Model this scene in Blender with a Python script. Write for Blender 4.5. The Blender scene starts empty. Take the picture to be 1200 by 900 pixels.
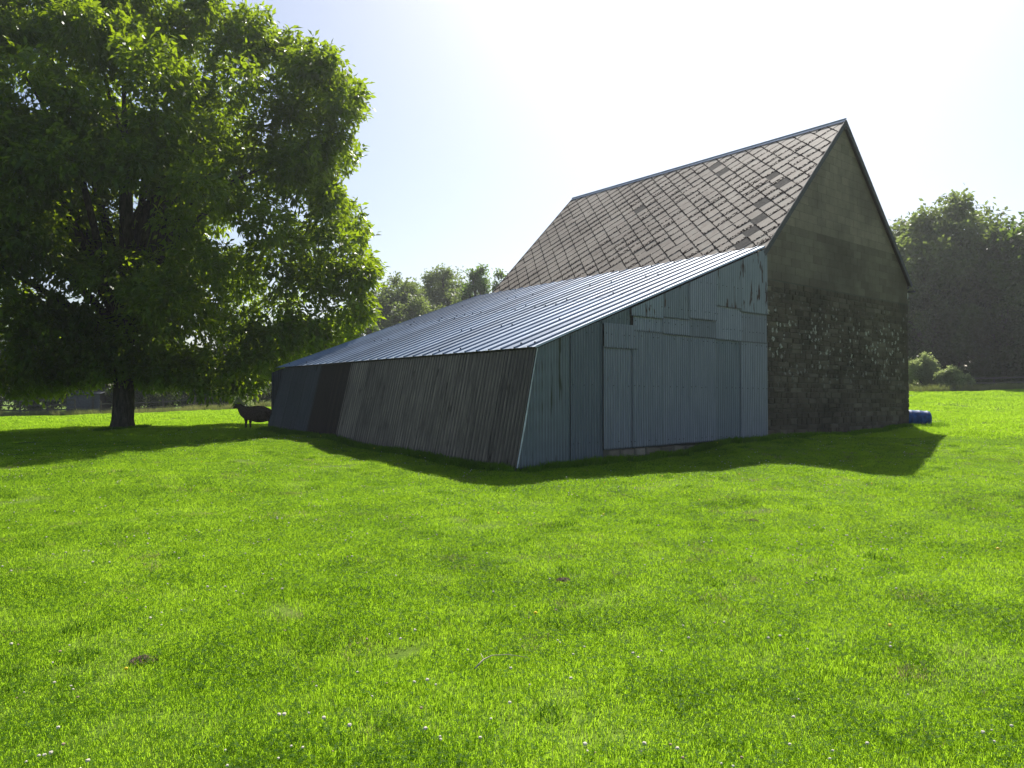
import bpy, math, random
import numpy as np
from mathutils import Vector, Matrix, noise as mnoise

R = math.radians
random.seed(7)
rng = np.random.default_rng(11)
scene = bpy.context.scene
col = scene.collection

# ------------------------------------------------------------------ camera
PITCH, FOC, EYE = 0.0214, 894.6, 1.6
cd = bpy.data.cameras.new('camera')
cam = bpy.data.objects.new('camera', cd)
col.objects.link(cam)
cam.location = (0, 0, EYE)
cam.rotation_euler = (math.pi / 2 + PITCH, 0, 0)
cd.sensor_fit = 'HORIZONTAL'
cd.sensor_width = 36.0
cd.lens = 36.0 * FOC / 1200.0
cd.clip_start = 0.1
cd.clip_end = 3000
scene.camera = cam

# ------------------------------------------------------------------ light
HAZE = 0.0005
SUN_EL, SUN_AZ = R(48.5), R(16.5)          # azimuth measured clockwise from +Y
world = bpy.data.worlds.new('World')
scene.world = world
world.use_nodes = True
wn = world.node_tree
wn.nodes.clear()
sky = wn.nodes.new('ShaderNodeTexSky')
sky.sky_type = 'NISHITA'
sky.sun_disc = False
sky.sun_elevation = SUN_EL
sky.sun_rotation = SUN_AZ
sky.altitude = 50
sky.air_density = 1.0
sky.dust_density = 1.9
sky.ozone_density = 1.0
bg = wn.nodes.new('ShaderNodeBackground')
bg.inputs['Strength'].default_value = 0.078
wo = wn.nodes.new('ShaderNodeOutputWorld')
wn.links.new(sky.outputs['Color'], bg.inputs['Color'])
wn.links.new(bg.outputs['Background'], wo.inputs['Surface'])

ld = bpy.data.lights.new('sun', 'SUN')
ld.energy = 4.6
ld.angle = R(0.53)
ld.color = (1.0, 0.955, 0.88)
sun = bpy.data.objects.new('sun', ld)
col.objects.link(sun)
sdir = Vector((math.sin(SUN_AZ) * math.cos(SUN_EL), math.cos(SUN_AZ) * math.cos(SUN_EL), math.sin(SUN_EL)))
sun.rotation_euler = sdir.to_track_quat('Z', 'Y').to_euler()
sun.location = (20, 60, 60)

scene.view_settings.view_transform = 'Standard'
scene.view_settings.look = 'None'
scene.view_settings.exposure = 0.80
scene.view_settings.gamma = 1.0
scene.view_settings.use_curve_mapping = False
scene.cycles.max_bounces = 8
scene.cycles.transmission_bounces = 6
scene.cycles.transparent_max_bounces = 8
scene.cycles.use_denoising = True


# ------------------------------------------------------------------ materials
class NT:
    """small helper to write node trees"""
    def __init__(s, name):
        s.m = bpy.data.materials.new(name)
        s.m.use_nodes = True
        s.t = s.m.node_tree
        s.t.nodes.clear()
        s.out = s.t.nodes.new('ShaderNodeOutputMaterial')

    def n(s, typ, **kw):
        nd = s.t.nodes.new(typ)
        for k, v in kw.items():
            if k in nd.inputs.keys():
                nd.inputs[k].default_value = v
            else:
                setattr(nd, k, v)
        return nd

    def l(s, a, b):
        s.t.links.new(a, b)

    def noise(s, scale, detail=3, rough=0.55, vec=None, dist=0.0):
        nd = s.t.nodes.new('ShaderNodeTexNoise')
        nd.inputs['Scale'].default_value = scale
        nd.inputs['Detail'].default_value = detail
        nd.inputs['Roughness'].default_value = rough
        nd.inputs['Distortion'].default_value = dist
        if vec is not None:
            s.l(vec, nd.inputs['Vector'])
        return nd.outputs['Fac']

    def ramp(s, fac, stops):
        nd = s.t.nodes.new('ShaderNodeValToRGB')
        el = nd.color_ramp.elements
        while len(el) < len(stops):
            el.new(0.5)
        for e, (p, c) in zip(el, stops):
            e.position = p
            e.color = (*c, 1) if len(c) == 3 else c
        s.l(fac, nd.inputs['Fac'])
        return nd.outputs['Color']

    def step(s, fac, a, b):
        nd = s.t.nodes.new('ShaderNodeMapRange')
        nd.inputs['From Min'].default_value = a
        nd.inputs['From Max'].default_value = b
        s.l(fac, nd.inputs['Value'])
        return nd.outputs['Result']

    def mix(s, fac, a, b, mode='MIX'):
        nd = s.t.nodes.new('ShaderNodeMix')
        nd.data_type = 'RGBA'
        nd.blend_type = mode
        for v, i in ((fac, 0), (a, 6), (b, 7)):
            if isinstance(v, (int, float)):
                nd.inputs[i].default_value = v
            elif isinstance(v, tuple):
                nd.inputs[i].default_value = (*v, 1) if len(v) == 3 else v
            else:
                s.l(v, nd.inputs[i])
        return nd.outputs[2]

    def math(s, op, a, b=0.0):
        nd = s.t.nodes.new('ShaderNodeMath')
        nd.operation = op
        for v, i in ((a, 0), (b, 1)):
            if isinstance(v, (int, float)):
                nd.inputs[i].default_value = v
            else:
                s.l(v, nd.inputs[i])
        return nd.outputs[0]

    def pos(s, scale=(1, 1, 1), obj=False):
        if obj:
            src = s.t.nodes.new('ShaderNodeTexCoord').outputs['Object']
        else:
            src = s.t.nodes.new('ShaderNodeNewGeometry').outputs['Position']
        mp = s.t.nodes.new('ShaderNodeMapping')
        mp.inputs['Scale'].default_value = scale
        s.l(src, mp.inputs['Vector'])
        return mp.outputs['Vector']

    def rand(s):
        return s.t.nodes.new('ShaderNodeObjectInfo').outputs['Random']

    def bsdf(s, color, rough=0.8, metal=0.0, bump=None, bstr=0.3, bdist=0.01, spec=0.3):
        b = s.t.nodes.new('ShaderNodeBsdfPrincipled')
        for v, k in ((color, 'Base Color'), (rough, 'Roughness'), (metal, 'Metallic'), (spec, 'Specular IOR Level')):
            if isinstance(v, tuple):
                b.inputs[k].default_value = (*v, 1)
            elif isinstance(v, (int, float)):
                b.inputs[k].default_value = v
            else:
                s.l(v, b.inputs[k])
        if bump is not None:
            bp = s.t.nodes.new('ShaderNodeBump')
            bp.inputs['Strength'].default_value = bstr
            bp.inputs['Distance'].default_value = bdist
            s.l(bump, bp.inputs['Height'])
            s.l(bp.outputs['Normal'], b.inputs['Normal'])
        s.l(b.outputs['BSDF'], s.out.inputs['Surface'])
        return b


M = {}


def leaf_mat(name, dark, light, tr, trans=0.45, rough=0.5, var=0.8, patch=0.0):
    t = NT(name)
    p = t.pos()
    f = t.noise(var, 2, 0.5, p)
    f2 = t.noise(9.0, 2, 0.6, p)
    f = t.math('ADD', t.math('MULTIPLY', f, 0.6), t.math('MULTIPLY', f2, 0.4))
    c = t.ramp(f, [(0.35, dark), (0.65, light)])
    c2 = t.mix(t.step(f, 0.35, 0.65), tuple(x * 0.75 for x in tr), tr)
    b = t.n('ShaderNodeBsdfPrincipled')
    t.l(c, b.inputs['Base Color'])
    b.inputs['Roughness'].default_value = rough
    b.inputs['Specular IOR Level'].default_value = 0.25
    tl = t.n('ShaderNodeBsdfTranslucent')
    t.l(c2, tl.inputs['Color'])
    mx = t.n('ShaderNodeMixShader')
    mx.inputs[0].default_value = trans
    t.l(b.outputs[0], mx.inputs[1])
    t.l(tl.outputs[0], mx.inputs[2])
    t.l(mx.outputs[0], t.out.inputs['Surface'])
    M[name] = t.m
    return t.m


def grass_mat(name, dark, light, tr_dark, tr_light, trans=0.5, rough=0.6):
    t = NT(name)
    p = t.pos((1, 1, 0.2))
    big = t.noise(0.35, 3, 0.6, p)
    mid = t.noise(2.3, 3, 0.6, p)
    r = t.noise(38.0, 2, 0.6, p)
    f = t.math('ADD', t.math('MULTIPLY', big, 0.38), t.math('MULTIPLY', mid, 0.34))
    f = t.math('ADD', f, t.math('MULTIPLY', r, 0.30))
    f = t.step(f, 0.40, 0.60)
    c = t.mix(f, dark, light)
    c2 = t.mix(f, tr_dark, tr_light)
    b = t.n('ShaderNodeBsdfPrincipled')
    t.l(c, b.inputs['Base Color'])
    b.inputs['Roughness'].default_value = rough
    b.inputs['Specular IOR Level'].default_value = 0.06
    tl = t.n('ShaderNodeBsdfTranslucent')
    t.l(c2, tl.inputs['Color'])
    mx = t.n('ShaderNodeMixShader')
    mx.inputs[0].default_value = trans
    t.l(b.outputs[0], mx.inputs[1])
    t.l(tl.outputs[0], mx.inputs[2])
    t.l(mx.outputs[0], t.out.inputs['Surface'])
    M[name] = t.m


grass_mat('grass_blades', (0.085, 0.145, 0.012), (0.14, 0.21, 0.018), (0.33, 0.57, 0.02), (0.47, 0.72, 0.035), 0.61)
grass_mat('weed_blades', (0.05, 0.11, 0.014), (0.085, 0.17, 0.018), (0.17, 0.33, 0.014), (0.27, 0.48, 0.018), 0.47)
grass_mat('dry_blades', (0.18, 0.15, 0.08), (0.30, 0.26, 0.14), (0.3, 0.26, 0.12), (0.5, 0.44, 0.22), 0.4)
grass_mat('tall_grass', (0.13, 0.15, 0.05), (0.24, 0.24, 0.10), (0.2, 0.26, 0.05), (0.38, 0.38, 0.12), 0.4)

leaf_mat('walnut_leaf', (0.020, 0.045, 0.010), (0.052, 0.10, 0.014), (0.46, 0.64, 0.012), 0.44, 0.38)
leaf_mat('leaf_mid', (0.05, 0.08, 0.026), (0.12, 0.16, 0.045), (0.30, 0.40, 0.07), 0.42, 0.5, 0.4)
leaf_mat('leaf_dark', (0.025, 0.05, 0.013), (0.07, 0.11, 0.022), (0.24, 0.38, 0.03), 0.42, 0.5, 0.5)
leaf_mat('leaf_poplar', (0.04, 0.08, 0.022), (0.10, 0.16, 0.035), (0.26, 0.42, 0.05), 0.42, 0.5, 0.6)
leaf_mat('leaf_shrub', (0.13, 0.17, 0.06), (0.28, 0.33, 0.14), (0.5, 0.6, 0.2), 0.5, 0.45, 1.5)
leaf_mat('leaf_hedge', (0.022, 0.038, 0.014), (0.05, 0.08, 0.022), (0.16, 0.25, 0.03), 0.35, 0.55, 0.5)

t = NT('meadow_soil')
p = t.pos()
a = t.noise(0.45, 3, 0.6, p)
b_ = t.noise(6.0, 4, 0.65, p)
c_ = t.noise(45.0, 3, 0.7, p)
f = t.math('ADD', t.math('MULTIPLY', a, 0.4), t.math('ADD', t.math('MULTIPLY', b_, 0.3), t.math('MULTIPLY', c_, 0.3)))
cc = t.ramp(f, [(0.36, (0.06, 0.09, 0.014)), (0.5, (0.11, 0.18, 0.018)), (0.64, (0.18, 0.25, 0.035))])
t.bsdf(cc, 0.95, 0, c_, 0.5, 0.03, 0.1)
M['soil'] = t.m

t = NT('bare_earth')
f = t.noise(30, 4, 0.6, t.pos())
t.bsdf(t.ramp(f, [(0.3, (0.12, 0.085, 0.055)), (0.7, (0.30, 0.22, 0.16))]), 0.95, 0, f, 0.6, 0.01, 0.1)
M['earth'] = t.m


def metal_sheet(name, c1, c2, rust=0.0, rustcol=(0.07, 0.028, 0.018), metal=0.35, rough=0.5, moss=0.0, seed=0.0, valley_shade=0.6, edge_dark=0.85,
                pitch=0.076):
    """weathered galvanised sheet: vertical streaks, rust patches that run downward"""
    t = NT(name)
    tc = t.t.nodes.new('ShaderNodeTexCoord').outputs['UV']      # UV = metres along the sheet, metres up it
    off = t.n('ShaderNodeCombineXYZ')
    t.l(t.math('MULTIPLY', t.rand(), 60.0), off.inputs[0])
    t.l(t.math('MULTIPLY', t.rand(), 23.0), off.inputs[1])
    off.inputs[2].default_value = seed
    ad = t.n('ShaderNodeVectorMath', operation='ADD')
    t.l(tc, ad.inputs[0])
    t.l(off.outputs[0], ad.inputs[1])

    def mp(s):
        m_ = t.n('ShaderNodeMapping')
        m_.inputs['Scale'].default_value = s
        t.l(ad.outputs[0], m_.inputs['Vector'])
        return m_.outputs['Vector']
    streak = t.noise(1.0, 4, 0.65, mp((14, 1.0, 1)))
    blot = t.noise(1.0, 4, 0.6, mp((2.0, 1.6, 1)))
    f = t.math('ADD', t.math('MULTIPLY', streak, 0.5), t.math('MULTIPLY', blot, 0.5))
    base = t.ramp(f, [(0.33, c1), (0.67, c2)])
    tint = t.math('ADD', t.math('MULTIPLY', t.rand(), 0.5), 0.72)
    cmb = t.n('ShaderNodeCombineColor')
    for i in range(3):
        t.l(tint, cmb.inputs[i])
    base = t.mix(1.0, base, cmb.outputs[0], 'MULTIPLY')
    sx = t.n('ShaderNodeSeparateXYZ')
    t.l(tc, sx.inputs[0])
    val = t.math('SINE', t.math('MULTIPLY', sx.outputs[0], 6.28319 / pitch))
    val = t.math('MULTIPLY', t.step(val, 0.9, -0.9), valley_shade)  # valley shade and grime painted into the colour to bring out the corrugation
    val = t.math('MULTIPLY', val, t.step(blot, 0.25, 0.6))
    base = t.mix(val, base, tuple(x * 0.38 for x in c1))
    lap = t.math('ADD', sx.outputs[1], t.math('MULTIPLY', t.noise(30, 2, 0.6, tc), 0.05))  # darker lines along the foot and one side of each sheet
    base = t.mix(t.math('MULTIPLY', t.step(lap, 0.062, 0.03), edge_dark), base, tuple(x * 0.22 for x in c1))
    lap2 = t.math('ADD', sx.outputs[0], t.math('MULTIPLY', t.noise(9, 2, 0.6, tc), 0.02))
    base = t.mix(t.math('MULTIPLY', t.step(lap2, 0.03, 0.015), edge_dark), base, tuple(x * 0.3 for x in c1))
    metalv = metal
    roughv = rough
    if rust > 0:
        rs = t.noise(1.0, 3, 0.6, mp((9, 1.5, 3)))
        rb = t.noise(1.0, 2, 0.5, mp((1.2, 1.0, 5)))
        rr = t.math('ADD', t.math('MULTIPLY', rs, 0.7), t.math('MULTIPLY', rb, 0.3))
        rm = t.step(rr, 0.70 - 0.28 * rust, 0.74 - 0.28 * rust)
        base = t.mix(rm, base, rustcol)
        inv = t.math('SUBTRACT', 1.0, rm)
        metalv = t.math('MULTIPLY', inv, metal)
        roughv = t.math('ADD', t.math('MULTIPLY', rm, 0.35), rough)
    if moss > 0:
        ms = t.noise(1.0, 3, 0.6, mp((11, 0.45, 9)))
        mm = t.step(ms, 0.72 - 0.2 * moss, 0.76 - 0.2 * moss)
        base = t.mix(mm, base, (0.03, 0.038, 0.02))
    bm = t.noise(1.0, 3, 0.6, mp((3, 1.0, 1)))
    t.bsdf(base, roughv, metalv, bm, 0.25, 0.01, 0.4)
    M[name] = t.m


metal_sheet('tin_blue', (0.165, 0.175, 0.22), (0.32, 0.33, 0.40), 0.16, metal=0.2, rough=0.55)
metal_sheet('tin_rust', (0.19, 0.21, 0.25), (0.31, 0.335, 0.385), 0.57, (0.06, 0.034, 0.028), metal=0.2, rough=0.6, valley_shade=0.35)
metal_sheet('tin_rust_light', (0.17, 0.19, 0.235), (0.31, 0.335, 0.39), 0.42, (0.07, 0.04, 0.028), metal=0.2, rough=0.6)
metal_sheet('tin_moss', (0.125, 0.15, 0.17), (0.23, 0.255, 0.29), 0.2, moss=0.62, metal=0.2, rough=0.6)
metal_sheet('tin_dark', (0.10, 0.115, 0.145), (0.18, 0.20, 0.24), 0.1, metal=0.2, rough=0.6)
metal_sheet('side_brown', (0.034, 0.026, 0.020), (0.32, 0.255, 0.20), 0.30, (0.03, 0.022, 0.017), metal=0.25, rough=0.5, valley_shade=0.9, pitch=0.105)
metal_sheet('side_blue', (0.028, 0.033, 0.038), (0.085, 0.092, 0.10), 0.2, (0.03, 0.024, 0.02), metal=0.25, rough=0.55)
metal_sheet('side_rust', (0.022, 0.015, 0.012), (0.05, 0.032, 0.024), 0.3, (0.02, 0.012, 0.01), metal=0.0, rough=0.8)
metal_sheet('roof_tin', (0.13, 0.175, 0.245), (0.21, 0.27, 0.36), 0.0, metal=0.35, rough=0.5, valley_shade=0.0, edge_dark=0.0)

t = NT('slate')
uv = t.t.nodes.new('ShaderNodeTexCoord').outputs['UV']   # u: distance from the lower right edge, v: along it (metres)
sep = t.n('ShaderNodeSeparateXYZ')
t.l(uv, sep.inputs[0])
rn = t.rand()
off = t.n('ShaderNodeCombineXYZ')
t.l(t.math('MULTIPLY', rn, 40.0), off.inputs[0])
t.l(t.math('MULTIPLY', rn, 17.0), off.inputs[1])
ad = t.n('ShaderNodeVectorMath', operation='ADD')
t.l(uv, ad.inputs[0])
t.l(off.outputs[0], ad.inputs[1])
n1 = t.noise(15, 4, 0.7, ad.outputs[0])
n2 = t.noise(5, 2, 0.5, ad.outputs[0])
n3 = t.noise(70, 3, 0.6, ad.outputs[0])
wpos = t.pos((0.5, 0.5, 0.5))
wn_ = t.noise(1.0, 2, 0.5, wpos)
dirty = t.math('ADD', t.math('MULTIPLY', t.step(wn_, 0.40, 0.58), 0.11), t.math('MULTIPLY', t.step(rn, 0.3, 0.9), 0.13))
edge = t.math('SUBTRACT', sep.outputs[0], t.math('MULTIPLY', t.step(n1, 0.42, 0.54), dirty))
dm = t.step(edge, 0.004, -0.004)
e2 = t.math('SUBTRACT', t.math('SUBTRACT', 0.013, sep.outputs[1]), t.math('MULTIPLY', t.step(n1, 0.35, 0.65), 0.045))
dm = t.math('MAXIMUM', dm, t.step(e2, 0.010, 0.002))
hue = t.mix(t.math('MULTIPLY', rn, 1.0), (0.29, 0.225, 0.175), (0.44, 0.35, 0.28))
hue = t.mix(t.step(n2, 0.35, 0.7), hue, (0.40, 0.345, 0.275))
st = t.noise(0.55, 3, 0.6, t.pos())
hue = t.mix(t.math('MULTIPLY', t.step(st, 0.42, 0.62), 0.5), hue, (0.20, 0.155, 0.12))
hue = t.mix(t.math('MULTIPLY', t.step(n3, 0.5, 0.75), 0.4), hue, (0.20, 0.18, 0.15))
sp = t.step(t.noise(20, 3, 0.7, ad.outputs[0]), 0.66, 0.70)
hue = t.mix(t.math('MULTIPLY', sp, 0.75), hue, (0.07, 0.05, 0.04))
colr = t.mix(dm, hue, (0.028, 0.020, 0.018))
t.bsdf(colr, 0.72, 0, n3, 0.4, 0.004, t.math('MULTIPLY', t.math('SUBTRACT', 1.0, dm), 0.35))
M['slate'] = t.m

t = NT('slate_dark')
n2 = t.noise(9, 3, 0.6, t.pos())
t.bsdf(t.ramp(n2, [(0.3, (0.075, 0.066, 0.06)), (0.7, (0.13, 0.115, 0.10))]), 0.9, 0, n2, 0.4, 0.004, 0.1)
M['slate_dark'] = t.m

t = NT('roof_underlay')
t.bsdf((0.03, 0.022, 0.02), 0.9)
M['underlay'] = t.m


def stone_mat(name, cols, lichen=0.0, bump=0.5, rscale=0.45):
    t = NT(name)
    p = t.pos()
    rn = t.rand()
    n1 = t.noise(3.0, 4, 0.6, p)
    n2 = t.noise(30.0, 4, 0.65, p)
    big = t.noise(0.5, 3, 0.6, p)
    f = t.math('ADD', t.math('MULTIPLY', rn, rscale), t.math('MULTIPLY', n1, 1.0 - rscale))
    c = t.ramp(f, [(0.25, cols[0]), (0.5, cols[1]), (0.78, cols[2])])
    c = t.mix(t.math('MULTIPLY', t.step(big, 0.45, 0.65), 0.55), c, tuple(x * 0.45 for x in cols[0]))
    c = t.mix(t.math('MULTIPLY', t.step(n2, 0.55, 0.75), 0.5), c, tuple(x * 0.5 for x in cols[0]))
    if lichen > 0:
        vo = t.n('ShaderNodeTexVoronoi')
        vo.inputs['Scale'].default_value = 7.2
        pw = t.pos((1, 1, 0.85))
        wob = t.n('ShaderNodeTexNoise')
        wob.inputs['Scale'].default_value = 9
        t.l(pw, wob.inputs['Vector'])
        mxv = t.n('ShaderNodeMix', data_type='VECTOR')
        mxv.inputs[0].default_value = 0.07
        t.l(pw, mxv.inputs[4])
        t.l(wob.outputs['Color'], mxv.inputs[5])
        t.l(mxv.outputs[1], vo.inputs['Vector'])
        sepc = t.n('ShaderNodeSeparateColor')
        t.l(vo.outputs['Color'], sepc.inputs[0])
        thr = t.math('MULTIPLY', t.step(sepc.outputs[0], 0.1, 0.95), 0.46)
        spot = t.step(t.math('SUBTRACT', thr, vo.outputs['Distance']), 0.0, 0.07)
        # growth keeps to a band of the wall, in patches
        g = t.n('ShaderNodeNewGeometry')
        sz = t.n('ShaderNodeSeparateXYZ')
        t.l(g.outputs['Position'], sz.inputs[0])
        lo = t.step(sz.outputs[2], 1.8, 2.9)
        hi = t.step(sz.outputs[2], 4.5, 3.7)
        ptch = t.step(t.noise(1.1, 2, 0.5, p), 0.30, 0.46)
        m_ = t.math('MULTIPLY', t.math('MULTIPLY', lo, hi), t.math('MULTIPLY', spot, ptch))
        m_ = t.math('MULTIPLY', m_, t.step(t.noise(22.0, 3, 0.6, p), 0.32, 0.55))
        c = t.mix(t.math('MULTIPLY', m_, lichen), c, (0.46, 0.435, 0.39))
    t.bsdf(c, 0.92, 0, n2, bump, 0.02, 0.15)
    M[name] = t.m


stone_mat('rubble', ((0.082, 0.063, 0.046), (0.13, 0.102, 0.076), (0.18, 0.147, 0.11)), lichen=0.9)
stone_mat('block', ((0.18, 0.143, 0.112), (0.222, 0.178, 0.14), (0.265, 0.215, 0.17)), rscale=0.3, bump=0.3)
stone_mat('block_dark', ((0.125, 0.10, 0.077), (0.16, 0.13, 0.10), (0.19, 0.158, 0.122)), rscale=0.4, bump=0.3)
stone_mat('mortar', ((0.07, 0.064, 0.052), (0.10, 0.092, 0.075), (0.13, 0.12, 0.095)), lichen=0.5)
stone_mat('plinth', ((0.12, 0.10, 0.08), (0.2, 0.165, 0.13), (0.31, 0.26, 0.21)))


def plain(name, c, rough=0.7, metal=0.0, var=0.25, scale=8):
    t = NT(name)
    n_ = t.noise(scale, 3, 0.6, t.pos())
    t.bsdf(t.ramp(n_, [(0.3, tuple(x * (1 - var) for x in c)), (0.7, tuple(x * (1 + var) for x in c))]), rough, metal, n_, 0.2, 0.005)
    M[name] = t.m


plain('verge_wood', (0.055, 0.055, 0.062), 0.7)
plain('zinc', (0.30, 0.36, 0.45), 0.4, 0.6, 0.15)
plain('gutter', (0.55, 0.56, 0.57), 0.4)
plain('old_wood', (0.09, 0.08, 0.066), 0.85)
plain('dark_wood', (0.07, 0.065, 0.06), 0.85)
plain('screw', (0.03, 0.03, 0.035), 0.6)
plain('barrel_blue', (0.014, 0.062, 0.20), 0.6, 0, 0.45, 9)
plain('barrel_cap', (0.01, 0.02, 0.05), 0.5)
plain('slate_board', (0.10, 0.105, 0.115), 0.8)
plain('petal', (0.62, 0.56, 0.45), 0.8, 0, 0.1)
plain('spent_petal', (0.42, 0.30, 0.20), 0.9, 0, 0.2)
plain('yellow_petal', (0.85, 0.62, 0.02), 0.6, 0, 0.1)
plain('straw', (0.5, 0.44, 0.3), 0.7)
plain('sheep_skin', (0.05, 0.043, 0.038), 0.8, 0, 0.3, 20)
plain('hoof', (0.02, 0.018, 0.016), 0.6)
plain('sheep_eye', (0.01, 0.008, 0.006), 0.2)
plain('horn_pale', (0.32, 0.28, 0.24), 0.7)
t = NT('fleece')
n_ = t.noise(26, 4, 0.65, t.pos())
vo = t.n('ShaderNodeTexVoronoi')
vo.inputs['Scale'].default_value = 28
t.l(t.pos(), vo.inputs['Vector'])
t.bsdf(t.ramp(n_, [(0.3, (0.045, 0.032, 0.024)), (0.7, (0.11, 0.078, 0.056))]), 0.95, 0, vo.outputs['Distance'], 0.8, 0.03, 0.1)
M['fleece'] = t.m
t = NT('bark')
pb = t.pos((3, 3, 0.7))
n_ = t.noise(4.0, 5, 0.7, pb)
t.bsdf(t.ramp(n_, [(0.35, (0.03, 0.026, 0.02)), (0.6, (0.10, 0.088, 0.07)), (0.75, (0.15, 0.14, 0.11))]), 0.95, 0, n_, 1.0, 0.06, 0.1)
M['bark'] = t.m


# ------------------------------------------------------------------ mesh helpers
class MB:
    def __init__(s):
        s.v, s.f, s.uv = [], [], []

    def add(s, vs, fs, uvs=None):
        o = len(s.v)
        s.v += [tuple(x) for x in vs]
        s.f += [tuple(i + o for i in f) for f in fs]
        s.uv += list(uvs) if uvs is not None else [(0, 0)] * len(vs)

    def box(s, lo, hi, mat=None):
        x0, y0, z0 = lo
        x1, y1, z1 = hi
        vs = [(x0, y0, z0), (x1, y0, z0), (x1, y1, z0), (x0, y1, z0), (x0, y0, z1), (x1, y0, z1), (x1, y1, z1), (x0, y1, z1)]
        if mat is not None:
            vs = [tuple(mat @ Vector(v)) for v in vs]
        s.add(vs, [(0, 3, 2, 1), (4, 5, 6, 7), (0, 1, 5, 4), (1, 2, 6, 5), (2, 3, 7, 6), (3, 0, 4, 7)])

    def tube(s, pts, radii, seg=8, cap=True, wob=0.0):
        pts = [Vector(p_) for p_ in pts]
        rings = []
        up = Vector((0.13, 0.21, 0.97)).normalized()
        d0 = (pts[1] - pts[0]).normalized()
        if abs(d0.dot(up)) > 0.9:
            up = Vector((1, 0.1, 0)).normalized()
        side = d0.cross(up).normalized()
        for i, p_ in enumerate(pts):
            d = (pts[min(i + 1, len(pts) - 1)] - pts[max(i - 1, 0)]).normalized()
            side = (side - d * side.dot(d)).normalized()
            bi = d.cross(side)
            ring = []
            for k in range(seg):
                a = 2 * math.pi * k / seg
                r = radii[i] * (1 + wob * mnoise.noise(Vector((p_.x * 2 + k * 1.7, p_.y * 2, p_.z * 1.3))))
                ring.append(p_ + (side * math.cos(a) + bi * math.sin(a)) * r)
            rings.append(ring)
        vs = [v for r_ in rings for v in r_]
        fs = []
        for i in range(len(pts) - 1):
            for k in range(seg):
                a, b = i * seg + k, i * seg + (k + 1) % seg
                fs.append((a, b, b + seg, a + seg))
        if cap:
            fs.append(tuple(reversed(range(seg))))
            fs.append(tuple((len(pts) - 1) * seg + k for k in range(seg)))
        s.add(vs, fs)

    def mesh(s, name, smooth=False):
        me = bpy.data.meshes.new(name)
        me.from_pydata(s.v, [], s.f)
        if any(u != (0, 0) for u in s.uv):
            ul = me.uv_layers.new(name='UVMap')
            arr = np.array(s.uv, dtype=np.float32)
            li = np.empty(len(me.loops), dtype=np.int32)
            me.loops.foreach_get('vertex_index', li)
            ul.data.foreach_set('uv', arr[li].ravel())
        if smooth:
            me.polygons.foreach_set('use_smooth', [True] * len(me.polygons))
        me.update()
        return me

    def build(s, name, mat, parent=None, smooth=False):
        me = s.mesh(name, smooth)
        return link(name, me, mat, parent)


def link(name, me, mat, parent=None):
    if mat is not None and not me.materials:
        me.materials.append(M[mat] if isinstance(mat, str) else mat)
    o = bpy.data.objects.new(name, me)
    col.objects.link(o)
    if parent is not None:
        o.parent = parent
    return o


def np_mesh(name, verts, quads=None, tris=None):
    me = bpy.data.meshes.new(name)
    nq = 0 if quads is None else len(quads)
    nt = 0 if tris is None else len(tris)
    me.vertices.add(len(verts))
    me.vertices.foreach_set('co', np.asarray(verts, dtype=np.float32).ravel())
    li = np.concatenate([x.ravel() for x in (quads, tris) if x is not None and len(x)]).astype(np.int32)
    me.loops.add(len(li))
    me.loops.foreach_set('vertex_index', li)
    me.polygons.add(nq + nt)
    st = np.concatenate([np.arange(nq) * 4, nq * 4 + np.arange(nt) * 3]).astype(np.int32)
    me.polygons.foreach_set('loop_start', st)
    me.update(calc_edges=True)
    me.validate()
    return me


def empty(name, loc=(0, 0, 0), rz=0.0):
    o = bpy.data.objects.new(name, None)
    o.empty_display_size = 0.2
    o.location = loc
    o.rotation_euler = (0, 0, rz)
    col.objects.link(o)
    return o


def tag(o, label=None, cat=None, group=None, kind=None):
    for k, v in (('label', label), ('category', cat), ('group', group), ('kind', kind)):
        if v:
            o[k] = v
    return o


# ------------------------------------------------------------------ terrain
def ray(x, y, depth):
    """world point seen at photo pixel (x, y) at forward distance depth (used to lay out the survey below)"""
    c, s_ = math.cos(PITCH), math.sin(PITCH)
    up = 450 - y
    dy = FOC * c - up * s_
    dz = FOC * s_ + up * c
    k = depth / dy
    return (k * (x - 600), depth, EYE + k * dz)


TH = 0.8766
UX, UY = math.sin(TH), math.cos(TH)       # along the gable, to the right
LX, LY = -math.cos(TH), math.sin(TH)      # along the barn, away
B0 = (6.3153, 19.2)


def bw(a, b):
    return (B0[0] + a * UX + b * LX, B0[1] + a * UY + b * LY)


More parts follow.
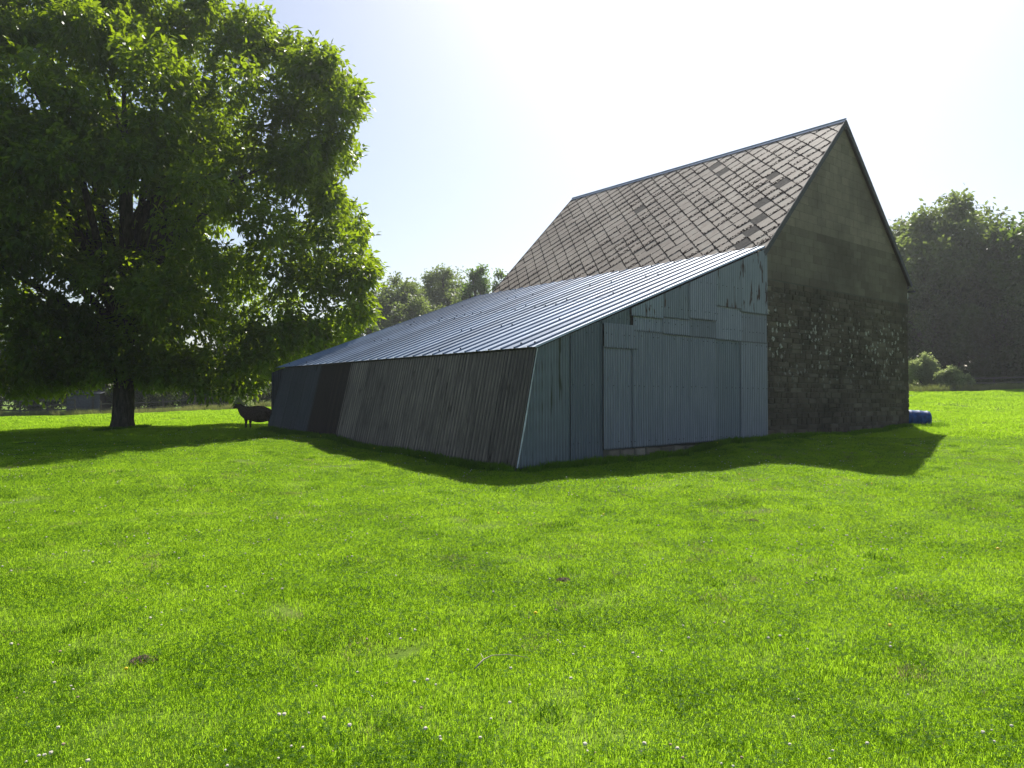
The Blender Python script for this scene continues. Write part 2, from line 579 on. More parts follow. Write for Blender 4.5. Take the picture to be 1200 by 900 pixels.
ctrl = [
    (0, 0, 0.0), (-4, 3, -0.02), (4, 3, 0.0), (0, 6, 0.02), (-9, 8, 0.03), (9, 8, 0.12), (-8, 13, 0.30), (0.2, 11.2, 0.14), (6.5, 13.4, 0.22),
    (12, 18, 0.50), (-3.6, 16.2, 0.36), (-14, 16, 0.32),
    (*bw(-8.1, 0), 0.32), (*bw(-5.9, 0), 0.335), (*bw(-3.5, 0), 0.43), (*bw(-1.1, 0), 0.54), (*bw(0, 0), 0.585), (*bw(8.37, 0), 0.73),
    (*bw(-8.1, 6), 0.50), (*bw(-8.1, 11.6), 0.66), (*bw(8.4, 11), 1.1), (*bw(0, 11), 0.8),
    (-13.5, 26.5, 0.58), (-8.5, 25.5, 0.62), (-22, 28, 0.45), (-10, 20, 0.53),
    (-39, 60, 0.35), (-30, 60, 0.45), (-20, 60, 0.98), (-10, 60, 1.3), (14, 60, 2.1), (30, 60, 2.45), (42, 60, 2.6), (20, 35, 1.15), (24, 42, 1.6),
    (-60, 100, 0.6), (0, 100, 2.0), (60, 100, 3.2), (-150, 200, 1.0), (150, 200, 4.0), (0, 300, 3.0), (-500, 600, 3), (500, 600, 5), (0, 900, 5),
    (0, -20, -0.5), (-40, -20, -0.6), (40, -20, 0), (-400, -300, -1), (400, -300, 0), (-60, 20, 0.2), (60, 20, 1.5), (-700, 200, 0), (700, 200, 4),
]
CP = np.array(ctrl)
_n = len(CP)
_D = np.sqrt((CP[:, None, 0] - CP[None, :, 0]) ** 2 + (CP[:, None, 1] - CP[None, :, 1]) ** 2 + 0.5)
_A = np.zeros((_n + 3, _n + 3))
_A[:_n, :_n] = _D
_A[:_n, _n] = 1
_A[:_n, _n + 1:] = CP[:, :2] / 100
_A[_n, :_n] = 1
_A[_n + 1:, :_n] = CP[:, :2].T / 100
_W = np.linalg.solve(_A, np.concatenate([CP[:, 2], np.zeros(3)]))
_ph = rng.uniform(0, 6.28, (14, 3))
_dirs = rng.normal(0, 1, (14, 2))
_dirs /= np.linalg.norm(_dirs, axis=1)[:, None]
_wl = np.array([9, 7, 5.5, 4.2, 3.3, 2.7, 2.1, 1.7, 1.4, 1.15, 0.95, 0.8, 0.62, 0.5])


def ground(x, y):
    x = np.asarray(x, float)
    y = np.asarray(y, float)
    sh = x.shape
    xf, yf = x.ravel(), y.ravel()
    z = np.full(xf.shape, _W[_n])
    z += (_W[_n + 1] * xf + _W[_n + 2] * yf) / 100
    for i in range(_n):
        # soft kernel so that no survey point shows as a kink
        z += _W[i] * (np.sqrt((xf - CP[i, 0]) ** 2 + (yf - CP[i, 1]) ** 2 + 0.5))
    r = np.hypot(xf, yf)
    fade = np.clip((r - 1) / 3, 0, 1) * np.clip((400 - r) / 200, 0, 1)
    bump = np.zeros_like(z)
    for k in range(11):
        ph = (xf * _dirs[k, 0] + yf * _dirs[k, 1]) * 6.283 / _wl[k] + _ph[k, 0] + 0.9 * np.sin(xf * 0.7 + _ph[k, 1]) + 0.9 * np.sin(yf * 0.6 + _ph[k, 2])
        bump += np.sin(ph) * 0.0052 * _wl[k] ** 0.7
    return (z + bump * fade).reshape(sh)


def gz(x, y):
    return float(ground(np.array([x]), np.array([y]))[0])


def axis(lo, hi, n, k):
    tt = np.linspace(-1, 1, n)
    a = np.sinh(tt * k) / np.sinh(k)
    return np.where(a < 0, -a * lo, a * hi)


gx = axis(-900, 900, 560, 6.2)
gy = np.concatenate([np.linspace(-60, 0, 20)[:-1], np.linspace(0, 34, 330)[:-1], np.linspace(34, 80, 110)[:-1], 80 + 1200 * np.linspace(0, 1, 40) ** 2.5])
XX, YY = np.meshgrid(gx, gy)
ZZ = ground(XX, YY)
nx, ny = len(gx), len(gy)
idx = np.arange(nx * ny).reshape(ny, nx)
q = np.stack([idx[:-1, :-1], idx[:-1, 1:], idx[1:, 1:], idx[1:, :-1]], -1).reshape(-1, 4)
me = np_mesh('meadow_ground', np.stack([XX, YY, ZZ], -1).reshape(-1, 3), quads=q)
me.polygons.foreach_set('use_smooth', [True] * len(me.polygons))
g_ob = link('meadow_ground', me, 'soil')
tag(g_ob, kind='structure')


# ------------------------------------------------------------------ stone barn
BARN = empty('stone_barn', (B0[0], B0[1], 0.0))
tag(BARN, 'old stone barn with a steep diamond slate roof and a lichen spotted gable', 'barn')
FR = Matrix(((UX, LX, 0, 0), (UY, LY, 0, 0), (0, 0, 1, 0), (0, 0, 0, 1)))   # local a (along gable), b (along barn), z
BARN.matrix_world = Matrix.Translation((B0[0], B0[1], 0)) @ FR
# FR has a right-handed basis (a, b, z): children are written in (a, b, z)
W_, RIDGE, EAVE, LEN = 8.371, 9.66, 5.42, 11.0
HALF = W_ / 2


def clip_poly(poly, planes):
    """planes: list of (nx, nz, d) keep nx*x+nz*z<=d"""
    for (a, b, d) in planes:
        out = []
        for i in range(len(poly)):
            p0, p1 = poly[i], poly[(i + 1) % len(poly)]
            s0, s1 = a * p0[0] + b * p0[1] - d, a * p1[0] + b * p1[1] - d
            if s0 <= 0:
                out.append(p0)
            if (s0 < 0 < s1) or (s1 < 0 < s0):
                k = s0 / (s0 - s1)
                out.append((p0[0] + k * (p1[0] - p0[0]), p0[1] + k * (p1[1] - p0[1])))
        poly = out
        if len(poly) < 3:
            return []
    return poly


def area(poly):
    return 0.5 * sum(poly[i][0] * poly[(i + 1) % len(poly)][1] - poly[(i + 1) % len(poly)][0] * poly[i][1] for i in range(len(poly)))


# wall shell
SL = (RIDGE - EAVE) / HALF
gab = [(0, -0.6), (W_, -0.6), (W_, EAVE), (HALF, RIDGE), (0, EAVE)]


def gable_prism(b0, b1):
    mb = MB()
    n = len(gab)
    vs = [(a, b0, z) for a, z in gab] + [(a, b1, z) for a, z in gab]
    fs = [tuple(range(n)), tuple(reversed(range(n, 2 * n)))] + [((i + 1) % n, i, i + n, (i + 1) % n + n) for i in range(n)]
    mb.add(vs, fs)
    return mb


gshrink = 0.03
gab = [(0.0, -0.6), (W_, -0.6), (W_, EAVE - 0.05), (HALF, RIDGE - 0.06), (0.0, EAVE - 0.05)]
gw = gable_prism(0.0, 0.5).build('gable_wall', 'mortar', BARN)
gable_prism(LEN - 0.5, LEN - 0.02).build('gable_wall', 'mortar', BARN)
for (a0, a1) in ((0.0, 0.5), (W_ - 0.5, W_)):
    mb = MB()
    mb.box((a0, 0.502, -0.6), (a1, LEN - 0.502, EAVE - 0.06))
    mb.build('side_wall', 'mortar', BARN)


def face_block(poly, depth, name, mat, parent, chamfer=0.012, rough=0.006):
    """a stone face standing proud of the wall plane b=0 (towards -b)"""
    n = len(poly)
    if n < 3 or abs(area(poly)) < 0.004:
        return None
    if area(poly) < 0:
        poly = poly[::-1]
    cx = sum(p_[0] for p_ in poly) / n
    cz = sum(p_[1] for p_ in poly) / n
    inner = []
    for (x, z) in poly:
        dx, dz = cx - x, cz - z
        L_ = math.hypot(dx, dz) or 1
        c = min(chamfer * 1.4, L_ * 0.3)
        inner.append((x + dx / L_ * c, z + dz / L_ * c))
    vs = [(x, 0.05, z) for x, z in poly] + [(x, -depth * 0.55, z) for x, z in poly] + \
         [(x, -depth - random.uniform(-rough, rough), z) for x, z in inner]
    fs = []
    for i in range(n):
        j = (i + 1) % n
        fs.append((i, j, j + n, i + n))
        fs.append((i + n, j + n, j + 2 * n, i + 2 * n))
    fs.append(tuple(range(2 * n, 3 * n)))
    mb = MB()
    mb.add(vs, fs)
    if isinstance(parent, MB):
        parent.add(mb.v, mb.f)
        return None
    return mb.build(name, mat, parent)


# planes that keep the pieces inside the gable triangle (3 cm short of the verge)
planes = [(-SL, 1, EAVE - 0.09), (SL, 1, EAVE - 0.09 + SL * W_), (-1, 0, -0.004), (1, 0, W_ + 0.0)]
# upper gable of concrete blocks
z = 4.70
row = 0
while z < RIDGE:
    h = 0.215 if z < 6.0 else 0.23
    a = -0.25 * (row % 2) - 0.02
    while a < W_:
        wd = 0.46 + random.uniform(-0.01, 0.01)
        j = 0.0035
        poly = [(a + j, z + j), (a + wd - j, z + j), (a + wd - j, z + h - j), (a + j, z + h - j)]
        poly = clip_poly(poly, planes)
        if poly:
            dark = z < 6.0
            face_block(poly, 0.008 if dark else 0.006, 'concrete_block', 'block_dark' if dark else 'block', gw, 0.003, 0.0015)
        a += wd
    z += h
    row += 1
# rubble courses below: squared field stones in uneven courses
stones = []
z = 0.40
while z < 4.69:
    h = random.uniform(0.10, 0.18)
    h = min(h, 4.69 - z)
    if h < 0.05:
        break
    a = 0.0
    while a < W_ - 0.001:
        wd = random.choice([0.16, 0.22, 0.28, 0.34, 0.42, 0.5]) * random.uniform(0.85, 1.2)
        if W_ - (a + wd) < 0.15:
            wd = W_ - a
        j = 0.009
        def w():
            return random.uniform(-0.011, 0.011)
        ae = a + wd - (j if a + wd < W_ - 0.01 else -0.012)
        poly = [(a + j, z + j + w()), (ae, z + j + w()), (ae + (w() if ae < W_ else 0), z + h - j + w()),
                ((a + ae) / 2 + w(), z + h - j + 0.010 + w() * 0.4), (a + j + abs(w()), z + h - j + w())]
        stones.append((wd * h, poly))
        a += wd
    z += h
stones.sort(key=lambda s_: -s_[0])
rest = MB()
for k, (ar, poly) in enumerate(stones):
    if k < 296:
        face_block(poly, random.uniform(0.010, 0.032), 'stone', 'rubble', gw, 0.022, 0.008)
    else:
        face_block(poly, random.uniform(0.010, 0.03), 'small_stones', 'rubble', rest, 0.02, 0.006)
o = rest.build('small_stones', 'rubble', gw)
o['kind'] = 'stuff'

# roof: the slope on the left is slated tile by tile
OVG, OVE = 0.10, 0.16          # overhang at gable / eave
SLEN = math.hypot(HALF, RIDGE - EAVE) + OVE
sa, sz = HALF / math.hypot(HALF, RIDGE - EAVE), (RIDGE - EAVE) / math.hypot(HALF, RIDGE - EAVE)
roofL = empty('roof')
roofL.parent = BARN
# roof-plane frame: x = along barn (0 at near verge .. ), y = down slope from ridge, z = outward normal
def roof_frame(side):
    ex = Vector((0, 1, 0))
    ey = Vector((-sa * side, 0, -sz))
    ez = Vector((-sz * side, 0, sa))
    o_ = Vector((HALF, -OVG, RIDGE))
    m = Matrix((( ex.x, ey.x, ez.x, o_.x), (ex.y, ey.y, ez.y, o_.y), (ex.z, ey.z, ez.z, o_.z), (0, 0, 0, 1)))
    return m


RLEN = LEN + 2 * OVG
for side, nm in ((1, 'slate_slope'), (-1, 'slate_slope')):
    mf = roof_frame(side)
    mb = MB()
    mb.box((0.0, 0.0, -0.055), (RLEN, SLEN - 0.02, -0.006), mf)
    deck = mb.build('roof_deck', 'underlay', roofL)
    DG = 0.55
    hd = DG / 2
    tiles = []
    nrow = int(SLEN / hd) + 2
    for r_ in range(0, nrow):
        yb = r_ * hd                       # y of the lower tip
        for c_ in range(-1, int(RLEN / DG) + 2):
            xb = c_ * DG + (hd if r_ % 2 else 0)
            tiles.append((xb, yb + hd * 0.3))
    full = None
    pieces = []
    for (xb, yb) in tiles:
        e = 0.035                          # head lap under the tiles above
        poly = [(0, 0), (hd + e, -hd - e), (0, -2 * hd - 2 * e), (-hd - e, -hd - e)]
        # local tile coordinates -> roof coordinates, clipped to the slope
        inside = all(0.0 <= xb + p_[0] <= RLEN and 0.03 <= yb + p_[1] <= SLEN + 0.03 for p_ in poly)
        if inside:
            pl = poly
        else:
            pl = clip_poly([(p_[0] + xb, p_[1] + yb) for p_ in poly], [(-1, 0, 0.0), (1, 0, RLEN), (0, -1, -0.03), (0, 1, SLEN + 0.015)])
            pl = [(p_[0] - xb, p_[1] - yb) for p_ in pl]
        if len(pl) < 3 or abs(area(pl)) < 0.006:
            continue
        pieces.append((xb, yb, pl, inside))

    def tile_mesh(pl, tgt=None):
        mb = tgt or MB()
        n = len(pl)
        if area(pl) > 0:
            pl = pl[::-1]
        def hgt(y):
            return 0.011 + y * 0.016      # y<=0 going up slope: head lies lower, under its neighbours
        top = [(x, y, hgt(y) + 0.007) for x, y in pl]
        bot = [(x, y, hgt(y)) for x, y in pl]
        # u: distance from the edge on the near-gable side of the lower tip
        s2 = math.sqrt(0.5)
        # near gable is x=0: the edge from tip (0,0) to (-hd,-hd)
        uvf = lambda x, y: ((x - y) * s2 + 0.0, (x + y) * s2 + 0.013)
        uvs = [uvf(x, y) for x, y in pl] * 2
        sgn = 1 if True else -1
        mb.add(top + bot, [tuple(range(n)), tuple(reversed(range(n, 2 * n)))] + [((i + 1) % n, i, i + n, (i + 1) % n + n) for i in range(n)], uvs)
        return mb
    if side == 1:
        fullme = None
        pieces.sort(key=lambda p_: p_[0])
        others = MB()
        spots = [(1.27, 2.32), (0.82, 2.71), (1.16, 3.5), (0.84, 4.26), (0.79, 4.84), (0.83, 5.39), (4.05, 0.81), (3.64, 1.3), (6.3, 2.2), (7.4, 3.9)]
        darks = set()
        for (dx_, dy_) in spots:         # the odd darker replacement slates
            best = min((p_ for p_ in pieces if p_[3]), key=lambda p_: (p_[0] - dx_) ** 2 + (p_[1] - 0.275 - dy_) ** 2)
            darks.add((best[0], best[1]))
        cnt = 0
        for (xb, yb, pl, inside) in pieces:
            jr = random.uniform(-0.012, 0.012)
            Tm = Matrix.Translation((xb + random.uniform(-0.005, 0.005), yb + random.uniform(-0.006, 0.006), random.uniform(-0.002, 0.004))) @ Matrix.Rotation(jr, 4, 'Z')
            if not inside:
                Tm = Matrix.Translation((xb, yb, 0))
            cnt += 1
            if cnt <= 298:
                isdark = (xb, yb) in darks
                if inside:
                    if fullme is None:
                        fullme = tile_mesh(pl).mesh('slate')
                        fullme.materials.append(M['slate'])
                        darkme = fullme.copy()
                        darkme.materials[0] = M['slate_dark']
                    o = link('slate', darkme if isdark else fullme, None, deck)
                else:
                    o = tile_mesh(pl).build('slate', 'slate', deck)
                o.matrix_local = mf @ Tm
            else:
                tmp = tile_mesh(pl)
                mm = mf @ Tm
                others.add([tuple(mm @ Vector(v)) for v in tmp.v], tmp.f, tmp.uv)
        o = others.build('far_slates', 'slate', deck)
        o['kind'] = 'stuff'
    else:
        others = MB()
        for (xb, yb, pl, inside) in pieces:
            tmp = tile_mesh(pl)
            mm = mf @ Matrix.Translation((xb, yb, 0))
            others.add([tuple(mm @ Vector(v)) for v in tmp.v], tmp.f, tmp.uv)
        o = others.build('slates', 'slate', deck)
        o['kind'] = 'stuff'

# ridge cap: folded zinc
mb = MB()
for side in (1, -1):
    mf = roof_frame(side)
    mb.box((-0.02, -0.004, 0.024), (RLEN + 0.02, 0.115, 0.028), mf)
mb.build('ridge_cap', 'zinc', roofL)
mb = MB()
mb.tube([(HALF, -OVG - 0.025, RIDGE + 0.040), (HALF, LEN + OVG + 0.025, RIDGE + 0.040)], [0.022, 0.022], 8)
mb.build('ridge_roll', 'zinc', roofL)
# verge boards on both gables
for side in (1, -1):
    mf = roof_frame(side)
    for x0 in (-0.028, RLEN + 0.004):
        mb = MB()
        mb.box((x0, 0.02, -0.115), (x0 + 0.024, SLEN, 0.022), mf)
        mb.build('verge_board', 'verge_wood', roofL)
# rafters' ends at the right eave, gutter stub with its bracket
mf = roof_frame(-1)
mb = MB()
mb.box((0.05, SLEN - 0.02, -0.19), (RLEN - 0.05, SLEN + 0.004, -0.06), mf)
mb.build('eave_board', 'verge_wood', roofL)
gut = MB()
gy_ = EAVE - OVE * sz - 0.16
ga = W_ + OVE * sa + 0.07
seg = 8
vs, fs = [], []
for bb in (-0.16, LEN + 0.1):
    for k in range(seg + 1):
        t_ = math.pi + math.pi * k / seg
        vs.append((ga + 0.065 * math.cos(t_), bb, gy_ + 0.065 * math.sin(t_)))
for k in range(seg):
    fs.append((k, k + 1, k + seg + 2, k + seg + 1))
gut.add(vs, fs)
g = gut.build('gutter', 'verge_wood', roofL)
md = g.modifiers.new('thick', 'SOLIDIFY')
md.thickness = 0.004
# swan-neck end of the old downpipe, broken off below the eave
mb = MB()
mb.tube([(ga, 0.1, gy_ - 0.05), (ga, 0.1, gy_ - 0.16), (ga - 0.02, 0.1, gy_ - 0.24), (ga - 0.14, 0.1, gy_ - 0.36), (ga - 0.24, 0.1, gy_ - 0.44)], [0.05] * 5, 8)
mb.build('downpipe', 'gutter', roofL)

# ------------------------------------------------------------------ lean-to shed
SHED = empty('lean_to_shed')
SHED.matrix_world = Matrix.Translation((B0[0], B0[1], 0)) @ FR
tag(SHED, 'patched corrugated metal lean-to with ribbed tin roof against the barn side', 'shed')
V_, DROP = 7.6305, 2.8444
TOPZ = EAVE + 0.045
ss = DROP / V_


def roofz(a):
    return TOPZ + ss * a


BL = 11.6


def corrug(a0, a1, zb, zt, y0, pitch=0.076, amp=0.009, seg=6, ph=0.0):
    """vertical corrugated sheet in the plane b=y0, from a0 to a1, zb/zt callables"""
    n = max(4, int((a1 - a0) / pitch * seg))
    vs, uv = [], []
    rows = 4
    for i in range(n + 1):
        a = a0 + (a1 - a0) * i / n
        d = amp * math.sin(2 * math.pi * (a - a0 + ph) / pitch)
        for k in range(rows + 1):
            zz = zb(a) + (zt(a) - zb(a)) * k / rows
            vs.append((a, y0 + d, zz))
            uv.append((a - a0, zz - zb(a) + 0.001))
    fs = []
    for i in range(n):
        for k in range(rows):
            p0 = i * (rows + 1) + k
            fs.append((p0, p0 + rows + 1, p0 + rows + 2, p0 + 1))
    mb = MB()
    mb.add(vs, fs, uv)
    return mb


def sheet(a0, a1, zb, zt, mat, y0, pitch=0.076, amp=0.009, label=None):
    f0 = zb if callable(zb) else (lambda a, z_=zb: z_)
    f1 = zt if callable(zt) else (lambda a, z_=zt: z_)
    tilt = random.uniform(-0.004, 0.004)
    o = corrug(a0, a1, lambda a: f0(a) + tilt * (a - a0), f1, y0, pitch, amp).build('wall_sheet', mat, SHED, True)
    # roofing nails along the rails behind
    nb_ = MB()
    for zr in (0.75, 1.9, 2.95, 3.28, 3.62, 4.3):
        a = a0 + 0.06
        while a < a1 - 0.04:
            if f0(a) + 0.05 < zr < f1(a) - 0.04 and random.random() < 0.75:
                c = Vector((a, y0 - amp - 0.001, zr + random.uniform(-0.012, 0.012)))
                nb_.tube([c, c + Vector((0, -0.006, 0))], [0.012, 0.009], 6)
            a += random.choice([0.152, 0.228])
    if nb_.v:
        no = nb_.build('nails', 'screw', o)
        no['kind'] = 'stuff'
    if label:
        o['label'] = label
    return o


rl = lambda a: roofz(a) - 0.05
Y1 = -0.03
# left two sheets, set back from the rest, reaching the ground
bot = lambda a: 0.345 + 0.004 * (a + 8)


def lean_left(a):
    return a
# the first sheet is cut to the slanting corner
def first_sheet():
    n = 70
    rows = 6
    a1 = -6.745
    vs, uv = [], []
    for i in range(n + 1):
        t_ = i / n
        for k in range(rows + 1):
            s_ = k / rows
            zlo, zhi = 0.34, 0.0
            aL = -8.12 + 0.50 * s_
            a = aL + (a1 - aL) * t_
            zz = 0.34 + (rl(a) - 0.34) * s_
            d = 0.008 * math.sin(2 * math.pi * a / 0.076)
            vs.append((a, Y1 + 0.02 + d, zz))
            uv.append((a + 8.3, zz - 0.34))
    fs = []
    for i in range(n):
        for k in range(rows):
            p0 = i * (rows + 1) + k
            fs.append((p0, p0 + rows + 1, p0 + rows + 2, p0 + 1))
    mb = MB()
    mb.add(vs, fs, uv)
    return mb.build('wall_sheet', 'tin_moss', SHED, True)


fsn = first_sheet()
fsn['label'] = 'blue green sheet with long mossy slits at the slanting corner'
sheet(-6.76, -5.86, bot, rl, 'tin_dark', Y1 + 0.0, label='dark sheet beside the mossy corner sheet')
# the main field: bottom row
Y2 = -0.075
bt = lambda a: 0.60 + 0.0135 * (a + 5.9)
edges = [-5.88, -5.02, -4.06, -3.10, -2.12, -1.10, 0.035]
tb = [2.70, 3.10, 3.09, 3.08, 3.07, 3.06]
mats = ['tin_blue', 'tin_blue', 'tin_blue', 'tin_blue', 'tin_dark', 'tin_blue']
pits = [0.076, 0.076, 0.076, 0.076, 0.052, 0.052]
for i in range(6):
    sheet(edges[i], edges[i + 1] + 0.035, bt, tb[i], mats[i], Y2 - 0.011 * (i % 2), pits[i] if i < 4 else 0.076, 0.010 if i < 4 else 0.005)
# second row
sheet(-5.88, -4.86, 2.66, 3.17, 'tin_blue', Y2 - 0.022, label='short sheet with a row of nail holes')
for (a0, a1, z0, z1, mt, am) in ((-5.0, -4.0, 3.05, 3.40, 'tin_blue', 0.009), (-4.06, -3.05, 3.04, 3.46, 'tin_blue', 0.009),
                                 (-3.10, -2.08, 3.03, 3.52, 'tin_blue', 0.009), (-2.12, -1.06, 3.02, 3.86, 'tin_blue', 0.006), (-1.10, 0.037, 3.02, 3.80, 'tin_blue', 0.003)):
    sheet(a0, a1, z0, lambda a, z1=z1: min(z1, rl(a) - 0.01), mt, Y2 - 0.026 + 0.004 * (int(a0 * 7) % 2), 0.076, am)
# third row, cut to the roof slope
sheet(-5.90, -5.05, 3.13, rl, 'tin_moss', Y2 + 0.014)
for (a0, a1, z0, mt, am, lb) in ((-5.08, -4.05, 3.36, 'tin_rust_light', 0.007, None), (-4.08, -3.12, 3.40, 'tin_rust_light', 0.006, None),
                                 (-3.15, -2.12, 3.44, 'tin_blue', 0.006, None),
                                 (-2.15, -1.08, 3.80, 'tin_rust', 0.004, 'flat sheet with brown rust holes below the roof'),
                                 (-1.12, 0.039, 3.74, 'tin_rust', 0.003, 'rust streaked sheet at the top of the wall beside the stone gable')):
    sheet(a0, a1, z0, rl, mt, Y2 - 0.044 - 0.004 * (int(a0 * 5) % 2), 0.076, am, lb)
# frame behind, so that the shed is not hollow at the joints
mb = MB()
pts = [(-7.56, 0.3), (-0.02, 0.3), (-0.02, roofz(0) - 0.10), (-7.56, roofz(-7.56) - 0.10)]
mb.add([(a, 0.0, z_) for a, z_ in pts] + [(a, 0.06, z_) for a, z_ in pts], [(0, 1, 2, 3), (7, 6, 5, 4), (0, 4, 5, 1), (1, 5, 6, 2), (2, 6, 7, 3), (3, 7, 4, 0)])
mb.build('end_frame', 'dark_wood', SHED)
# stone plinth showing under the right hand sheets
pl_ = MB()
pl_.box((-5.86, -0.05, 0.0), (-0.01, 0.0, 0.60))
plo = pl_.build('plinth', 'mortar', SHED)
for rrow, (zz0, hh) in enumerate(((0.24, 0.17), (0.41, 0.19))):
    a = -5.84 + (0.1 if rrow else 0)
    while a < -0.2:
        wd = random.uniform(0.28, 0.55)
        wd = min(wd, -0.05 - a)
        def w():
            return random.uniform(-0.02, 0.02)
        poly = [(a + 0.015, zz0 + 0.01 + w()), (a + wd - 0.015, zz0 + 0.01 + w()), (a + wd - 0.015 + w(), zz0 + hh - 0.01 + w()), (a + wd / 2, zz0 + hh), (a + 0.02, zz0 + hh - 0.01 + w())]
        o = face_block(poly, random.uniform(0.055, 0.085), 'stone', 'plinth', plo, 0.03, 0.01)
        a += wd
# white corner flashing along the slanting corner
mb = MB()
p0, p1 = Vector((-8.13, Y1 - 0.01, 0.36)), Vector((-7.63, Y1 - 0.01, 2.58))
mb.tube([p0, p0.lerp(p1, 0.35) + Vector((0.01, 0, 0)), p0.lerp(p1, 0.7), p1], [0.012, 0.016, 0.010, 0.008], 5)
mb.build('corner_flashing', 'gutter', SHED)

# long side wall, leaning out at the foot
def side_sheet(b0, b1, mat, off, pitch=0.105, amp=0.014, label=None):
    n = int((b1 - b0) / pitch * 8)
    rows = 5
    vs, uv = [], []
    for i in range(n + 1):
        b = b0 + (b1 - b0) * i / n
        d = amp * math.sin(2 * math.pi * (b - b0) / pitch) + off
        zf = 0.30 + 0.34 * b / BL
        for k in range(rows + 1):
            s_ = k / rows
            a = -8.13 + 0.49 * s_
            zz = zf + (roofz(-7.62) - 0.06 - zf) * s_
            vs.append((a - d, b, zz))
            uv.append((b - b0, zz - zf + 0.06))
    fs = []
    for i in range(n):
        for k in range(rows):
            p0 = i * (rows + 1) + k
            fs.append((p0 + 1, p0 + rows + 2, p0 + rows + 1, p0))
    mb = MB()
    mb.add(vs, fs, uv)
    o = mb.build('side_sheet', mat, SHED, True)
    if label:
        o['label'] = label
    return o


nb = 13
wb = BL / nb
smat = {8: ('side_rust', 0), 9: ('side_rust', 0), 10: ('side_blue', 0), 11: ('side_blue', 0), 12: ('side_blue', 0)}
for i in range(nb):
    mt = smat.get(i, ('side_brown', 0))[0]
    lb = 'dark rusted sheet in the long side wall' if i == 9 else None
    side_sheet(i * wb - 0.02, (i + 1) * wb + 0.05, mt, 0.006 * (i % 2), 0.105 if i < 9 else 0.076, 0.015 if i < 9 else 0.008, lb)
# far end wall
mb = corrug(-8.0, -0.05, lambda a: 0.4, rl, BL - 0.02, 0.076, 0.009, 4)
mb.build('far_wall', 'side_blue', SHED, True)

# ribbed roof sheets (box profile, three ribs each), two tiers
RP = 0.40


def roof_rib_profile(x):
    """height of the box profile at distance x across the ribs"""
    r_ = (x / RP) % 1.0
    w1, w2 = 0.035, 0.060
    d = abs(r_ - 0.5)
    if d < w1:
        return 0.030
    if d < w2:
        return 0.030 * (w2 - d) / (w2 - w1)
    m1 = abs(d - 0.30)
    return 0.004 if m1 < 0.02 else 0.0


sl = math.hypot(V_, DROP)
ra, rz = V_ / sl, DROP / sl
breaks = [0.0, 0.0801, 0.395, 0.445, 0.555, 0.605, 0.78, 0.80, 0.82]


def rsheet(b0, nr, s0, s1, lift, name='roof_sheet'):
    # s: distance down the slope from the top; b across
    vs, uv, fs = [], [], []
    xs = []
    for k in range(nr):
        for f_ in (0.0, 0.18, 0.20, 0.22, 0.44, 0.465, 0.535, 0.56, 0.78, 0.80, 0.82):
            xs.append((k + f_) * RP)
    xs.append(nr * RP + 0.03)
    for x in xs:
        h = roof_rib_profile(x)
        for s_ in (s0, (s0 + s1) / 2, s1):
            a = -s_ * ra
            zz = TOPZ - s_ * rz
            vs.append((a - h * rz - lift * rz, b0 + x, zz + (h + lift) * ra))
            uv.append((b0 + x, s_ + 0.01))
    n = len(xs)
    for i in range(n - 1):
        for k in range(2):
            p0 = i * 3 + k
            fs.append((p0, p0 + 3, p0 + 4, p0 + 1))
    mb = MB()
    mb.add(vs, fs, uv)
    o = mb.build(name, 'roof_tin', SHED)
    md = o.modifiers.new('gauge', 'SOLIDIFY')
    md.thickness = 0.0025
    md.offset = -1
    # dark fixings along three purlins
    sc = MB()
    for k in range(nr):
        for s_ in np.linspace(s0 + 0.35, s1 - 0.2, 3):
            if random.random() < 0.22:
                x = (k + 0.5) * RP
                a = -s_ * ra
                zz = TOPZ - s_ * rz
                h = 0.030 + lift + 0.002
                c = Vector((a - h * rz, b0 + x, zz + h * ra))
                nrm = Vector((-rz, 0, ra))
                sc.tube([c, c + nrm * 0.022], [0.022, 0.014], 6)
    if sc.v:
        s_o = sc.build('screws', 'screw', o)
        s_o['kind'] = 'stuff'
    return o


b = -0.07
i = 0
while b < BL - 0.05:
    nr = 3
    rsheet(b, nr, 3.9, sl + 0.09, 0.012)
    rsheet(b, nr, -0.05, 4.05, 0.018)
    b += nr * RP
    i += 1
# verge flashing and eave strip
mb = MB()
q0 = Vector((0.0, -0.085, TOPZ + 0.01))
q1 = Vector((-(sl + 0.09) * ra, -0.085, TOPZ + 0.01 - (sl + 0.09) * rz))
for (w0, w1, h0, h1) in ((-0.006, 0.0, -0.022, 0.02),):
    mb.add([q0 + Vector((0, w0, h0)), q1 + Vector((0, w0, h0)), q1 + Vector((0, w0, h1)), q0 + Vector((0, w0, h1)),
            q0 + Vector((0, w1, h0)), q1 + Vector((0, w1, h0)), q1 + Vector((0, w1, h1)), q0 + Vector((0, w1, h1))],
           [(3, 2, 1, 0), (4, 5, 6, 7), (0, 1, 5, 4), (1, 2, 6, 5), (2, 3, 7, 6), (3, 0, 4, 7)])
mb.build('verge_flashing', 'zinc', SHED)
mb = MB()
mb.box((-7.60, 0.03, roofz(-7.6) - 0.12), (-7.52, BL - 0.05, roofz(-7.6) - 0.02))
mb.build('wall_plate', 'dark_wood', SHED)

